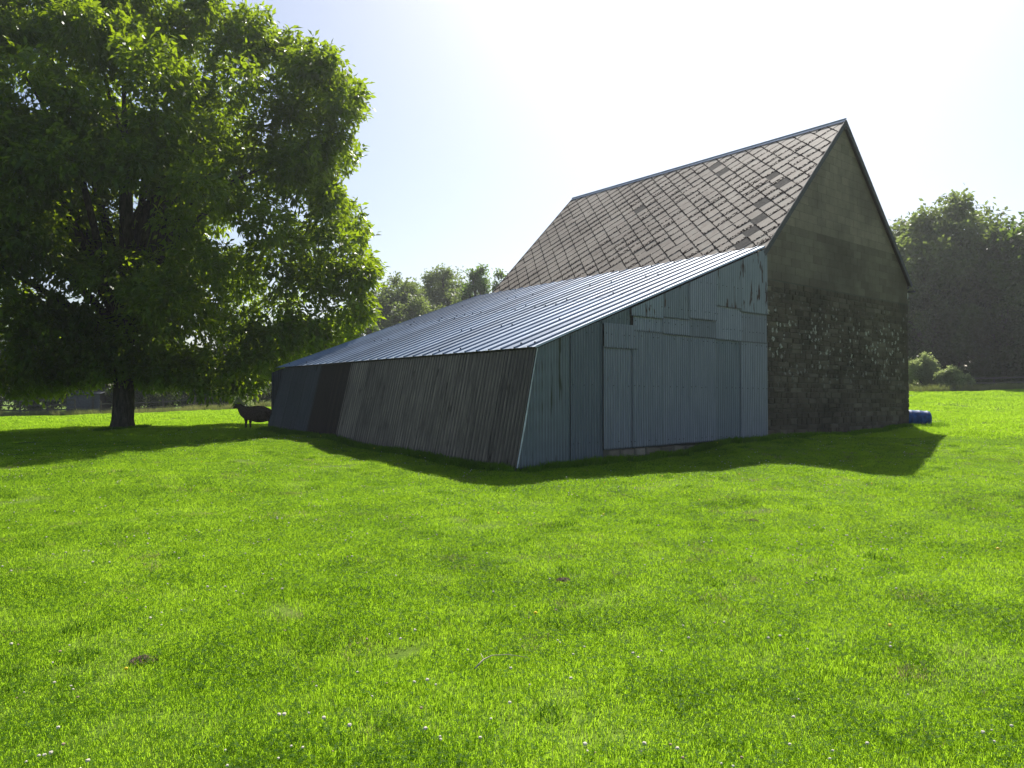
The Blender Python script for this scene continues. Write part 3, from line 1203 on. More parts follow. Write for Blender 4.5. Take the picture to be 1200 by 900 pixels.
# ------------------------------------------------------------------ trees
def leaves(centers, dirs, n_per, size, wid, spread, droop=0.5, rg=rng):
    """n_per rhombic leaflets round every centre, turned every way but hanging a little"""
    N = len(centers) * n_per
    c = np.repeat(centers, n_per, 0) + rg.normal(0, spread, (N, 3))
    d = np.repeat(dirs, n_per, 0) * 0.8 + rg.normal(0, 0.75, (N, 3))
    d[:, 2] -= droop
    d /= np.linalg.norm(d, axis=1)[:, None] + 1e-9
    up = rg.normal(0, 0.6, (N, 3))
    up[:, 2] += 0.9
    s_ = np.cross(d, up)
    s_ /= np.linalg.norm(s_, axis=1)[:, None] + 1e-9
    nn = np.cross(s_, d)
    L = size * rg.uniform(0.7, 1.25, N)[:, None]
    Wd = wid * rg.uniform(0.7, 1.25, N)[:, None]
    v0 = c
    v1 = c + d * L * 0.5 + s_ * Wd * 0.5 + nn * L * 0.05
    v2 = c + d * L - nn * L * 0.12
    v3 = c + d * L * 0.5 - s_ * Wd * 0.5 + nn * L * 0.05
    verts = np.stack([v0, v1, v2, v3], 1).reshape(-1, 3)
    q_ = np.arange(N * 4).reshape(N, 4)
    return verts, q_


def grow_limbs(mb, base, tips, trunk_r, fork_z, rg):
    """limbs that leave the trunk at fork heights and reach towards the crown's lobes"""
    bx, by, bz = base
    for (tx, ty, tz, r0) in tips:
        h0 = bz + fork_z + rg.random() * max(0.5, (tz - bz - fork_z)) * 0.35
        h0 = min(h0, tz - 0.3)
        p0 = Vector((bx, by, h0))
        p3 = Vector((tx, ty, tz))
        mid = p0.lerp(p3, 0.5) + Vector((rg.normal(0, 0.3), rg.normal(0, 0.3), 0.25 * (tz - h0)))
        pts = [p0, p0.lerp(mid, 0.5) + Vector((0, 0, 0.1)), mid, mid.lerp(p3, 0.55) + Vector((rg.normal(0, .15), rg.normal(0, .15), 0)), p3]
        mb.tube(pts, [r0, r0 * 0.8, r0 * 0.6, r0 * 0.4, r0 * 0.15], 6, wob=0.2)


# --- the big walnut-like tree on the left
TX, TY = -13.5, 26.5
TZ = gz(TX, TY)
CY = 27.0
big = empty('broadleaf_tree', (TX, TY, TZ))
tag(big, 'large broadleaf tree with a dense dark crown and sunlit edges left of the barn', 'tree')
outline = [(150, -12), (230, 4), (292, 10), (325, 48), (360, 58), (420, 84), (440, 115), (412, 165), (376, 205), (408, 240), (436, 285), (436, 318), (420, 345),
           (424, 368), (398, 402), (345, 428), (290, 466), (240, 460), (175, 446), (110, 440), (30, 462), (-60, 455), (-150, 400), (-190, 260), (-170, 110), (-90, 20), (30, 0), (85, -6)]
ccx, ccy = 130.0, 235.0
ang = np.array([math.atan2(y - ccy, x - ccx) for x, y in outline])
rad = np.array([math.hypot(x - ccx, y - ccy) for x, y in outline])
o_ = np.argsort(ang)
ang, rad = ang[o_], rad[o_]
ang = np.concatenate([ang - 2 * math.pi, ang, ang + 2 * math.pi])
rad = np.tile(rad, 3)
MPX = CY / FOC
rg = np.random.default_rng(5)
lobes = []
CZ = EYE + (469.1 - ccy) * MPX
CX = (ccx - 600) * MPX
for k in range(520):
    edge_lobe = k < 230
    ph = (k / 230 * 2 * math.pi + rg.normal(0, 0.03)) if edge_lobe else rg.uniform(-math.pi, math.pi)
    tt = rg.uniform(-0.35, 0.35) if edge_lobe else rg.uniform(-1, 1)
    rr = np.interp(((ph + math.pi) % (2 * math.pi)) - math.pi, ang, rad) * MPX * 1.01
    lr = rg.uniform(0.4, 1.0) if edge_lobe else rg.uniform(0.7, 1.25)
    fr = math.sqrt(max(0.0, 1 - tt * tt)) ** 0.8
    q_ = 1.0 if edge_lobe else rg.random() ** 0.55
    d_ = max(0.0, rr * fr * (1 + (0.035 * math.sin(ph * 19 + 2 * math.sin(ph * 7)) if edge_lobe else 0)) - lr * 0.8) * q_
    x_, z_ = math.cos(ph) * d_, -math.sin(ph) * d_
    depth = tt * (5.8 if tt < 0 else 6.0)
    lobes.append((CX + x_, CY + depth, CZ + z_, lr))
lobes = np.array(lobes)
cen, dr = [], []
for (x_, y_, z_, r_) in lobes:
    n_ = int(47 * r_ ** 1.6) + 10
    v = rg.normal(0, 1, (n_, 3))
    v[:, 2] = v[:, 2] * 0.8 + 0.25
    v /= np.linalg.norm(v, axis=1)[:, None]
    rr_ = rg.uniform(0.45, 1.0, (n_, 1)) * r_
    cen.append(np.array([x_, y_, z_]) + v * rr_ * np.array([1, 1, 0.85]))
    dr.append(v)
cen, dr = np.concatenate(cen), np.concatenate(dr)
keep = cen[:, 2] > 1.75
cen, dr = cen[keep], dr[keep]
vv, qq = leaves(cen, dr, 9, 0.26, 0.11, 0.12, 0.55, rg)
me = np_mesh('crown', vv - np.array([TX, TY, TZ]), quads=qq)
link('crown', me, 'walnut_leaf', big)
print('big tree leaflets', len(qq))
mb = MB()
tp = [(0, 0, -0.3), (0, 0, 0.0), (0.0, 0, 0.35), (0.02, 0, 1.2), (0.0, 0, 2.4), (0.05, 0.0, 4.0), (0.2, -0.2, 6.5), (0.3, -0.5, 9.0), (0.3, -0.8, 12.0)]
mb.tube([Vector(p_) for p_ in tp], [0.56, 0.43, 0.36, 0.315, 0.30, 0.28, 0.22, 0.15, 0.06], 16, wob=0.15)
mb.build('trunk', 'bark', big, True)
lm = MB()
sel = [i for i in rg.choice(np.arange(230, len(lobes)), 60, replace=False) if lobes[i][2] > TZ + 5.0][:24]
grow_limbs(lm, (0, 0, 0), [(lobes[i][0] - TX, lobes[i][1] - TY, max(lobes[i][2] - TZ, 2.6), 0.16) for i in sel], 0.4, 2.1, rg)
lm.build('limbs', 'bark', big, True)


def bg_tree(name, label, x, y, depth, top, halfw, mat, leaf=0.30, n_lobes=46, crown_base=None, aspect=1.0, group=None, cat='tree', dens=1.0, seed=1, low=0.22, power=2.0):
    """tree standing at forward distance depth; x centre, y base, top in photo pixels only fix its real size"""
    rg = np.random.default_rng(seed)
    k = depth / FOC
    X = (x - 600) * k
    Z0 = gz(X, depth)
    H = EYE + (469.1 - top) * k - Z0
    RW = halfw * k
    root = empty(name, (X, depth, Z0))
    tag(root, label, cat, group)
    zc0 = H * low
    ch = (H - zc0) / 2
    cen, dr, tips = [], [], []
    n_lobes = int(n_lobes * 1.25)
    for i in range(n_lobes):
        v = rg.normal(0, 1, 3)
        v /= np.linalg.norm(v)
        q_ = rg.random() ** 0.28
        lr = rg.uniform(0.11, 0.25) * min(RW, ch)
        wz = v[2] * q_
        p_ = np.array([v[0] * q_ * (RW - lr * 0.8), v[1] * q_ * (RW - lr * 0.8) * aspect, zc0 + ch + wz * (ch - lr * 0.7)])
        tips.append((*p_, 0.06 + 0.012 * H))
        n_ = int(27 * dens)
        u = rg.normal(0, 1, (n_, 3))
        u[:, 2] = u[:, 2] * 0.8 + 0.2
        u /= np.linalg.norm(u, axis=1)[:, None]
        cen.append(p_ + u * rg.uniform(0.4, 1.05, (n_, 1)) * lr)
        dr.append(u)
    cen, dr = np.concatenate(cen), np.concatenate(dr)
    vv, qq = leaves(cen, dr, 8, leaf, leaf * 0.6, leaf * 0.75, 0.2, rg)
    link('crown', np_mesh('crown', vv, quads=qq), mat, root)
    mb = MB()
    tr = 0.028 * H + 0.05
    mb.tube([(0, 0, -0.3), (0, 0, 0.4), (0.05, 0, H * 0.35), (0.1, 0.1, H * 0.62), (0.1, 0.1, H * 0.85)], [tr * 1.3, tr, tr * 0.8, tr * 0.5, tr * 0.15], 9, wob=0.15)
    grow_limbs(mb, (0, 0, 0), [tips[i] for i in range(0, n_lobes, 5)], tr, H * 0.25, rg)
    mb.build('trunk', 'bark', root, True)
    return root


BGT = 'trees along the far field edge'
# right of the barn
bg_tree('oak_tree', 'tallest dark tree right of the barn gable, its top above the others', 1122, 455, 66, 230, 76, 'leaf_mid', 0.42, 110, seed=3, group=BGT, dens=1.3, low=0.12)
bg_tree('oak_tree', 'dark tree cut by the right edge of the picture', 1196, 455, 62, 246, 60, 'leaf_dark', 0.42, 90, seed=4, group=BGT, dens=1.3, low=0.08)
bg_tree('oak_tree', 'dark tree half hidden by the right eave of the barn', 1066, 455, 70, 250, 46, 'leaf_mid', 0.42, 60, seed=5, group=BGT, low=0.1)
bg_tree('oak_tree', 'low dark tree filling the gap behind the pale shrub', 1095, 455, 64, 330, 60, 'leaf_hedge', 0.34, 60, seed=6, group=BGT, low=0.0)
bg_tree('oak_tree', 'low dark tree below the tallest one at the right', 1175, 455, 60, 345, 60, 'leaf_hedge', 0.34, 60, seed=7, group=BGT, low=0.0)
# between the big tree and the barn
bg_tree('ash_tree', 'hazy grey green tree just right of the big tree', 462, 470, 88, 322, 46, 'leaf_mid', 0.36, 70, seed=8, group=BGT, dens=1.2)
bg_tree('ash_tree', 'broad round topped tree behind the lean-to roof', 515, 470, 96, 308, 50, 'leaf_mid', 0.36, 60, seed=9, group=BGT, dens=1.4)
bg_tree('poplar_tree', 'slender upright tree beside the round topped one', 556, 470, 86, 299, 20, 'leaf_poplar', 0.34, 34, seed=10, group=BGT, low=0.35)
bg_tree('pine_tree', 'small tree top peeping beside the far roof verge', 588, 470, 92, 314, 20, 'leaf_dark', 0.34, 20, seed=12, group=BGT, low=0.3)
bg_tree('ash_tree', 'lower tree filling in behind the lean-to roof', 490, 470, 84, 345, 50, 'leaf_mid', 0.36, 40, seed=13, group=BGT, low=0.1)
bg_tree('ash_tree', 'darker tree partly behind the big tree crown edge', 420, 470, 82, 345, 34, 'leaf_dark', 0.36, 40, seed=14, group=BGT, low=0.1)
bg_tree('ash_tree', 'lower tree between the round topped and the slender tree', 545, 470, 90, 338, 40, 'leaf_mid', 0.36, 30, seed=15, group=BGT, low=0.2)
# dark trees seen under and through the big crown, left to right
for k, (x, top, hw, dp, lb) in enumerate((
        (-60, 330, 70, 72, 'dark tree at the far left edge of the field'),
        (40, 372, 50, 68, 'dark tree behind the fence at the left'),
        (115, 362, 44, 66, 'dark tree behind the boarded shed'),
        (200, 375, 44, 70, 'dark tree right of the big trunk, across the field'),
        (285, 368, 46, 72, 'dark tree across the field above the sheep'),
        (350, 360, 44, 74, 'dark tree behind the far corner of the lean-to'))):
    bg_tree('thorn_tree', lb, x, 470, dp, top, hw, 'leaf_hedge', 0.36, 44, seed=30 + k, group='dark trees beyond the field at the left', low=0.0)


def shrub(label, x, ytop, hw, depth, mat, seed, name='shrub', leaf=0.16, cat='shrub', group=None, n=26):
    rg = np.random.default_rng(seed)
    k = depth / FOC
    X = (x - 600) * k
    Z0 = gz(X, depth)
    H = EYE + (469.1 - ytop) * k - Z0
    RW = hw * k
    root = empty(name, (X, depth, Z0))
    tag(root, label, cat, group)
    cen, dr = [], []
    mb = MB()
    for i in range(n):
        a = rg.uniform(0, 2 * math.pi)
        q_ = rg.random() ** 0.6
        hz = H * (1 - 0.35 * q_ ** 2) * rg.uniform(0.12, 1.0) ** 0.8
        p_ = np.array([math.cos(a) * q_ * RW * 0.85, math.sin(a) * q_ * RW * 0.5, hz])
        lr = rg.uniform(0.07, 0.2) * min(RW, H)
        n_ = 26
        u = rg.normal(0, 1, (n_, 3))
        u /= np.linalg.norm(u, axis=1)[:, None]
        cen.append(p_ + u * rg.uniform(0.3, 1.0, (n_, 1)) * lr)
        dr.append(u)
        if i % 3 == 0:
            mb.tube([(0, 0, 0), (p_[0] * 0.5, p_[1] * 0.5, hz * 0.6), tuple(p_)], [0.03, 0.02, 0.008], 5)
    cen, dr = np.concatenate(cen), np.concatenate(dr)
    cen[:, 2] = np.abs(cen[:, 2])
    vv, qq = leaves(cen, dr, 9, leaf, leaf * 0.5, leaf * 0.6, -0.3, rg)
    link('foliage', np_mesh('foliage', vv, quads=qq), mat, root)
    mb.build('stems', 'bark', root, True)
    return root


shrub('pale green shrub with upright shoots right of the barn gable', 1083, 418, 26, 56, 'leaf_shrub', 41, n=64)
shrub('rounded pale shrub low beside the upright one', 1113, 432, 17, 54, 'leaf_shrub', 42, n=44)
shrub('arching thin shrub at the right end of the pale pair', 1131, 436, 9, 55, 'leaf_shrub', 43, n=10)
shrub('small light green bush across the field behind the sheep', 286, 462, 13, 56, 'leaf_shrub', 44, n=14)
for k, (x, yt, hw, lb) in enumerate(((60, 448, 44, 'dark hedge bush left of the boarded shed'), (165, 446, 44, 'dark hedge bush behind the big trunk'),
                                     (245, 448, 40, 'dark hedge bush across the field left of the sheep'), (325, 446, 40, 'dark hedge bush behind the lean-to corner'),
                                     (1150, 432, 46, 'dark hedge bush behind the right hand rail fence'), (1215, 430, 44, 'dark hedge bush at the right picture edge'),
                                     (-30, 446, 50, 'dark hedge bush at the left picture edge'))):
    shrub(lb, x, yt, hw, 64 if x < 600 else 58.5, 'leaf_hedge', 60 + k, name='hedge_bush', leaf=0.24, cat='bush', group='dark hedge bushes round the field', n=40)


# ------------------------------------------------------------------ fences
def rail_fence(name, label, x0, x1, depth0, depth1, npost, h, rails, mat, cat='fence'):
    k0, k1 = depth0 / FOC, depth1 / FOC
    P0 = Vector(((x0 - 600) * k0, depth0, 0))
    P1 = Vector(((x1 - 600) * k1, depth1, 0))
    P0.z, P1.z = gz(P0.x, P0.y), gz(P1.x, P1.y)
    root = empty(name, P0)
    tag(root, label, cat)
    prev = None
    for i in range(npost):
        t_ = i / (npost - 1)
        p_ = P0.lerp(P1, t_)
        p_.z = gz(p_.x, p_.y)
        l = p_ - P0
        mb = MB()
        hh = h * random.uniform(0.96, 1.06)
        lean = random.uniform(-0.03, 0.03)
        mb.tube([l + Vector((0, 0, -0.3)), l + Vector((0, 0, 0.5 * hh)), l + Vector((lean, 0, hh))], [0.075, 0.07, 0.065], 7)
        mb.build('post', mat, root)
        if prev is not None:
            for rz_ in rails:
                a, b = prev + Vector((0, -0.085, rz_ * h)), l + Vector((0, -0.085, rz_ * h + random.uniform(-0.02, 0.02)))
                m2 = MB()
                d = (b - a).normalized()
                up = Vector((0, 0, 0.055))
                th = Vector((0, 0.02, 0))
                m2.add([a - up - th, b - up - th, b + up - th, a + up - th, a - up + th, b - up + th, b + up + th, a + up + th],
                       [(0, 1, 2, 3), (7, 6, 5, 4), (0, 4, 5, 1), (2, 6, 7, 3), (1, 5, 6, 2), (0, 3, 7, 4)])
                m2.build('rail', mat, root)
        prev = l
    return root


rail_fence('rail_fence', 'weathered post and rail fence across the field at the left', -40, 88, 60, 60, 5, 1.35, (0.35, 0.62, 0.9), 'old_wood')
rail_fence('rail_fence', 'low post and rail fence seen between the big trunk and the sheep', 118, 300, 60, 61, 6, 1.1, (0.45, 0.85), 'old_wood')
rail_fence('rail_fence', 'low rail fence in front of the dark hedge at the right', 1122, 1250, 56.5, 57, 4, 0.95, (0.55, 0.93), 'old_wood')

# boarded shed by the hedge, seen left of the trunk
def small_shed():
    d = 62.5
    k = d / FOC
    X0, X1 = (78 - 600) * k, (117 - 600) * k
    zb = min(gz(X0, d), gz(X1, d)) - 0.1
    root = empty('boarded_shed', ((X0 + X1) / 2, d, zb))
    tag(root, 'small dark boarded shed with a pale corner post left of the big trunk', 'shed')
    wd = (X1 - X0) / 2
    H = 1.75
    n = 12
    for i in range(n):
        m_ = MB()
        a0 = -wd + 2 * wd * i / n
        m_.box((a0 + 0.01, random.uniform(-0.01, 0.01), 0), (a0 + 2 * wd / n - 0.01, 0.03, H + random.uniform(-0.02, 0.02)))
        m_.build('board', 'slate_board', root)
    m_ = MB()
    m_.box((-wd, 0.032, 0), (wd, 1.8, H - 0.05))
    m_.build('wall', 'dark_wood', root)
    m_ = MB()
    m_.add([(-wd - 0.1, -0.15, H + 0.02), (wd + 0.1, -0.15, H + 0.02), (wd + 0.1, 1.95, H + 0.35), (-wd - 0.1, 1.95, H + 0.35),
            (-wd - 0.1, -0.15, H + 0.06), (wd + 0.1, -0.15, H + 0.06), (wd + 0.1, 1.95, H + 0.39), (-wd - 0.1, 1.95, H + 0.39)],
           [(3, 2, 1, 0), (4, 5, 6, 7), (0, 1, 5, 4), (1, 2, 6, 5), (2, 3, 7, 6), (3, 0, 4, 7)])
    m_.build('roof', 'slate_board', root)
    m_ = MB()
    m_.box((wd * 0.55, -0.07, 0), (wd * 0.55 + 0.16, -0.015, H + 0.0))
    m_.build('corner_post', 'old_wood', root)


small_shed()

# ------------------------------------------------------------------ blue barrel lying beside the gable
def barrel():
    x_, y_ = bw(8.78, 0.0)
    zb = gz(x_, y_)
    root = empty('barrel', (x_, y_, zb + 0.27), 0)
    tag(root, 'blue plastic barrel lying on its side at the right foot of the stone gable', 'barrel')
    prof = [(-0.45, 0.245), (-0.44, 0.262), (-0.40, 0.268), (-0.385, 0.282), (-0.36, 0.282), (-0.345, 0.270), (-0.15, 0.285), (-0.135, 0.293), (-0.115, 0.293), (-0.10, 0.286),
            (0.10, 0.286), (0.115, 0.293), (0.135, 0.293), (0.15, 0.285), (0.345, 0.270), (0.36, 0.282), (0.385, 0.282), (0.40, 0.268), (0.44, 0.262), (0.45, 0.245), (0.425, 0.235), (0.42, 0.0001)]
    seg = 28
    vs, fs = [], []
    prof = [(-0.42, 0.0001), (-0.425, 0.235)] + prof
    for (x, r_) in prof:
        for k in range(seg):
            a = 2 * math.pi * k / seg
            vs.append((x, r_ * math.cos(a), r_ * math.sin(a)))
    for i in range(len(prof) - 1):
        for k in range(seg):
            a, b = i * seg + k, i * seg + (k + 1) % seg
            fs.append((a, b, b + seg, a + seg))
    mb = MB()
    mb.add(vs, fs)
    o = mb.build('drum', 'barrel_blue', root, True)
    for yy, zz in ((0.12, 0.08), (-0.1, -0.1)):
        mb = MB()
        mb.tube([(0.40, yy, zz), (0.445, yy, zz)], [0.035, 0.032], 10)
        mb.build('bung', 'barrel_cap', root)
    root.rotation_euler = (0.4, R(2), R(-8))


barrel()


# ------------------------------------------------------------------ sheep standing in the tree's shade
def skin_body(name, nodes, edges, mat, parent, sub=2, root_i=0):
    me = bpy.data.meshes.new(name)
    me.from_pydata([n_[0] for n_ in nodes], edges, [])
    o = link(name, me, mat, parent)
    sk = o.modifiers.new('skin', 'SKIN')
    sk.use_smooth_shade = True
    for i, n_ in enumerate(nodes):
        me.skin_vertices[0].data[i].radius = n_[1]
        me.skin_vertices[0].data[i].use_root = (i == root_i)
    sb = o.modifiers.new('sub', 'SUBSURF')
    sb.levels = sb.render_levels = sub
    return o


def sheep():
    # local: +x = towards the head (photo left), built facing +x
    d = 24.4
    X = (302 - 600) * d / FOC
    zb = gz(X, d)
    root = empty('sheep', (X, d, zb - 0.03), R(180 - 9))
    tag(root, 'dark brown sheep standing in the shade behind the far end of the lean-to', 'sheep')
    N = [((-0.42, 0, 0.53), (0.20, 0.22)),      # 0 rump (root)
         ((-0.22, 0, 0.52), (0.25, 0.29)),      # 1
         ((0.02, 0, 0.51), (0.27, 0.31)),      # 2
         ((0.24, 0, 0.53), (0.24, 0.28)),       # 3 shoulder
         ((0.39, 0, 0.60), (0.16, 0.19)),       # 4 neck base
         ((0.49, 0, 0.70), (0.11, 0.12)),       # 5 neck
         ((0.56, 0, 0.80), (0.075, 0.08)),      # 6 poll
         ((0.64, 0, 0.755), (0.058, 0.062)),    # 7 face
         ((0.715, 0, 0.705), (0.040, 0.042)),   # 8 muzzle
         ]
    E = [(0, 1), (1, 2), (2, 3), (3, 4), (4, 5), (5, 6), (6, 7), (7, 8)]

    def chain(start, pts):
        prev = start
        for p_, r_ in pts:
            N.append((p_, (r_, r_)))
            E.append((prev, len(N) - 1))
            prev = len(N) - 1
    for s_ in (1, -1):
        # hind leg: stifle forward, hock back, near-vertical shank
        chain(0, [((-0.36, 0.12 * s_, 0.40), 0.085), ((-0.43, 0.125 * s_, 0.27), 0.045), ((-0.40, 0.125 * s_, 0.12), 0.026), ((-0.385, 0.125 * s_, 0.04), 0.028)])
        # fore leg
        chain(3, [((0.27, 0.12 * s_, 0.38), 0.062), ((0.275, 0.12 * s_, 0.22), 0.032), ((0.27, 0.12 * s_, 0.10), 0.024), ((0.28, 0.12 * s_, 0.04), 0.027)])
    chain(0, [((-0.53, 0, 0.50), 0.05), ((-0.56, 0, 0.36), 0.035)])
    body = skin_body('body', N, E, 'fleece', root)
    # bare face laid over the muzzle, ears, eyes, hooves
    for s_ in (1, -1):
        mb = MB()
        e0 = Vector((0.565, 0.055 * s_, 0.825))
        e1 = Vector((0.575, 0.19 * s_, 0.815))
        mid = e0.lerp(e1, 0.5)
        w_ = Vector((0.0, 0, 0.035))
        t2 = Vector((0.012, 0, 0))
        mb.add([e0 - w_ * 0.4 - t2, mid - w_ - t2, e1 - t2, mid + w_ * 0.8 - t2, e0 + w_ * 0.4 - t2,
                e0 - w_ * 0.4 + t2, mid - w_ + t2, e1 + t2, mid + w_ * 0.8 + t2, e0 + w_ * 0.4 + t2],
               [(0, 1, 2, 3, 4), (9, 8, 7, 6, 5), (0, 5, 6, 1), (1, 6, 7, 2), (2, 7, 8, 3), (3, 8, 9, 4), (4, 9, 5, 0)])
        mb.build('ear', 'sheep_skin', root, True)
        mb = MB()
        c = Vector((0.625, 0.057 * s_, 0.79))
        mb.tube([c - Vector((0, 0.006 * s_, 0)), c, c + Vector((0, 0.006 * s_, 0))], [0.012, 0.012, 0.006], 8)
        mb.build('eye', 'sheep_eye', root)
        for (hx, hy) in ((-0.38, 0.125), (0.285, 0.12)):
            mb = MB()
            mb.tube([(hx + 0.005, hy * s_, 0.0), (hx, hy * s_, 0.03), (hx - 0.004, hy * s_, 0.055)], [0.034, 0.031, 0.026], 8)
            mb.build('hoof', 'hoof', root)
    root.scale = (1.16, 1.16, 0.98)
    skin_body('nose', [((0.70, 0, 0.715), (0.042, 0.040)), ((0.745, 0, 0.685), (0.030, 0.028))], [(0, 1)], 'horn_pale', root, 1)


sheep()

# ------------------------------------------------------------------ grass
tcol = bpy.data.collections.new('grass_templates')


def blades_mesh(name, n, rad, h0, h1, w0, w1, lean, mat, seed, extra=None):
    rg = np.random.default_rng(seed)
    a = rg.uniform(0, 2 * np.pi, n)
    r_ = rad * np.sqrt(rg.random(n))
    bx, by = r_ * np.cos(a), r_ * np.sin(a)
    h = rg.uniform(h0, h1, n)
    w = rg.uniform(w0, w1, n) / 2
    th = rg.uniform(0, 2 * np.pi, n)
    ld_ = rg.uniform(0.2, 1.0, n) * lean * h
    la = rg.uniform(0, 2 * np.pi, n)
    dx, dy = np.cos(th) * w, np.sin(th) * w
    lx, ly = np.cos(la) * ld_, np.sin(la) * ld_
    z0 = -0.02 * np.ones(n)
    V = np.stack([
        np.stack([bx - dx, by - dy, z0], 1), np.stack([bx + dx, by + dy, z0], 1),
        np.stack([bx + dx * .8 + lx * .35, by + dy * .8 + ly * .35, h * .6], 1), np.stack([bx - dx * .8 + lx * .35, by - dy * .8 + ly * .35, h * .6], 1),
        np.stack([bx + lx, by + ly, h], 1)], 1).reshape(-1, 3)
    i5 = np.arange(n)[:, None] * 5
    Q = i5 + np.array([[0, 1, 2, 3]])
    T = i5 + np.array([[3, 2, 4]])
    if extra:
        # small three-lobed clover leaves among the blades
        m = extra
        a = rg.uniform(0, 2 * np.pi, m)
        r_ = rad * np.sqrt(rg.random(m))
        cx, cy, cz = r_ * np.cos(a), r_ * np.sin(a), rg.uniform(0.012, 0.040, m)
        sz = rg.uniform(0.006, 0.011, m)
        base = len(V)
        vs, qs = [], []
        for i in range(m):
            th0 = rg.uniform(0, 6.28)
            tl = rg.uniform(-0.5, 0.5, 2)
            for l_ in range(3):
                t1 = th0 + l_ * 2.094
                p_ = []
                for (rr_, dt) in ((0, 0), (0.8, 0.6), (1.35, 0), (0.8, -0.6)):
                    ex, ey = sz[i] * rr_ * math.cos(t1 + dt), sz[i] * rr_ * math.sin(t1 + dt)
                    p_.append((cx[i] + ex, cy[i] + ey, cz[i] + ex * tl[0] + ey * tl[1]))
                o4 = base + len(vs)
                vs += p_
                qs.append((o4, o4 + 1, o4 + 2, o4 + 3))
        V = np.concatenate([V, np.array(vs)])
        Q = np.concatenate([Q, np.array(qs)])
    me = np_mesh(name, V, quads=Q, tris=T)
    me.materials.append(M[mat])
    if extra:
        me.materials.append(M['weed_blades'])
        mi = np.zeros(len(me.polygons), np.int32)
        mi[n:n + 3 * extra] = 1
        me.polygons.foreach_set('material_index', mi)
    o = bpy.data.objects.new(name, me)
    tcol_link(o)
    return o


_cols = {}
_cur = ['g']


def tcol_link(o):
    c = _cols.get(_cur[0])
    if c is None:
        c = bpy.data.collections.new('templates_' + _cur[0])
        _cols[_cur[0]] = c
    c.objects.link(o)


def scatter(name, key, pts, rots, scales, idxs, label_kind='stuff'):
    me = bpy.data.meshes.new(name)
    me.vertices.add(len(pts))
    me.vertices.foreach_set('co', np.asarray(pts, np.float32).ravel())
    for nm, typ, dat in (('rot', 'FLOAT_VECTOR', rots), ('scl', 'FLOAT_VECTOR', scales), ('idx', 'INT', idxs)):
        at = me.attributes.new(nm, typ, 'POINT')
        at.data.foreach_set('vector' if typ == 'FLOAT_VECTOR' else 'value', np.asarray(dat, np.float32 if typ != 'INT' else np.int32).ravel())
    me.update()
    o = bpy.data.objects.new(name, me)
    col.objects.link(o)
    ng = bpy.data.node_groups.new(name + '_scatter', 'GeometryNodeTree')
    ng.interface.new_socket('Geometry', in_out='INPUT', socket_type='NodeSocketGeometry')
    ng.interface.new_socket('Geometry', in_out='OUTPUT', socket_type='NodeSocketGeometry')
    N = ng.nodes
    gi, go = N.new('NodeGroupInput'), N.new('NodeGroupOutput')
    m2p = N.new('GeometryNodeMeshToPoints')
    ci = N.new('GeometryNodeCollectionInfo')
    ci.inputs['Collection'].default_value = _cols[key]
    ci.inputs['Separate Children'].default_value = True
    ci.inputs['Reset Children'].default_value = True
    iop = N.new('GeometryNodeInstanceOnPoints')
    iop.inputs['Pick Instance'].default_value = True
    at = []
    for nm, dt in (('rot', 'FLOAT_VECTOR'), ('scl', 'FLOAT_VECTOR'), ('idx', 'INT')):
        a_ = N.new('GeometryNodeInputNamedAttribute')
        a_.data_type = dt
        a_.inputs['Name'].default_value = nm
        at.append([s_ for s_ in a_.outputs if s_.enabled and s_.name == 'Attribute'][0])
    L = ng.links
    L.new(gi.outputs[0], m2p.inputs['Mesh'])
    L.new(m2p.outputs[0], iop.inputs['Points'])
    L.new(ci.outputs[0], iop.inputs['Instance'])
    L.new(at[0], iop.inputs['Rotation'])
    L.new(at[1], iop.inputs['Scale'])
    L.new(at[2], iop.inputs['Instance Index'])
    L.new(iop.outputs[0], go.inputs[0])
    md = o.modifiers.new('scatter', 'NODES')
    md.node_group = ng
    o['kind'] = label_kind
    return o


def vnoise(x, y, s, seed):
    out = np.zeros_like(x)
    r2 = np.random.default_rng(seed)
    for k in range(6):
        a = r2.uniform(0, 6.28)
        f = s * r2.uniform(0.6, 1.8)
        out += np.sin((x * math.cos(a) + y * math.sin(a)) * f + r2.uniform(0, 6.28) + 1.3 * np.sin((x * math.sin(a) - y * math.cos(a)) * f * 0.6))
    return out / 6


_cA = np.array(bw(-8.25, 0.1))


def field_pts(y0, y1, dens, ang_l=0.80, ang_r=0.80, margin=2.0, seed=0):
    rg = np.random.default_rng(seed)
    A = (y1 - y0) * 2 * (y1 * ang_l + margin)
    n = int(A * dens)
    y = rg.uniform(y0, y1, n)
    x = rg.uniform(-(y1 * ang_l + margin), y1 * ang_r + margin, n)
    k = np.abs(x) < y * ang_l + margin
    # nothing inside the buildings
    dx, dy = x - B0[0], y - B0[1]
    a = dx * UX + dy * UY
    b_ = dx * LX + dy * LY
    inside = (a > -8.12) & (a < W_ + 0.02) & (b_ > 0.02) & (b_ < LEN)
    behind = (b_ > 6) & (a > -3) & (a < W_ - 1)
    k &= ~inside & ~(behind & (y < 40))
    return x[k], y[k]


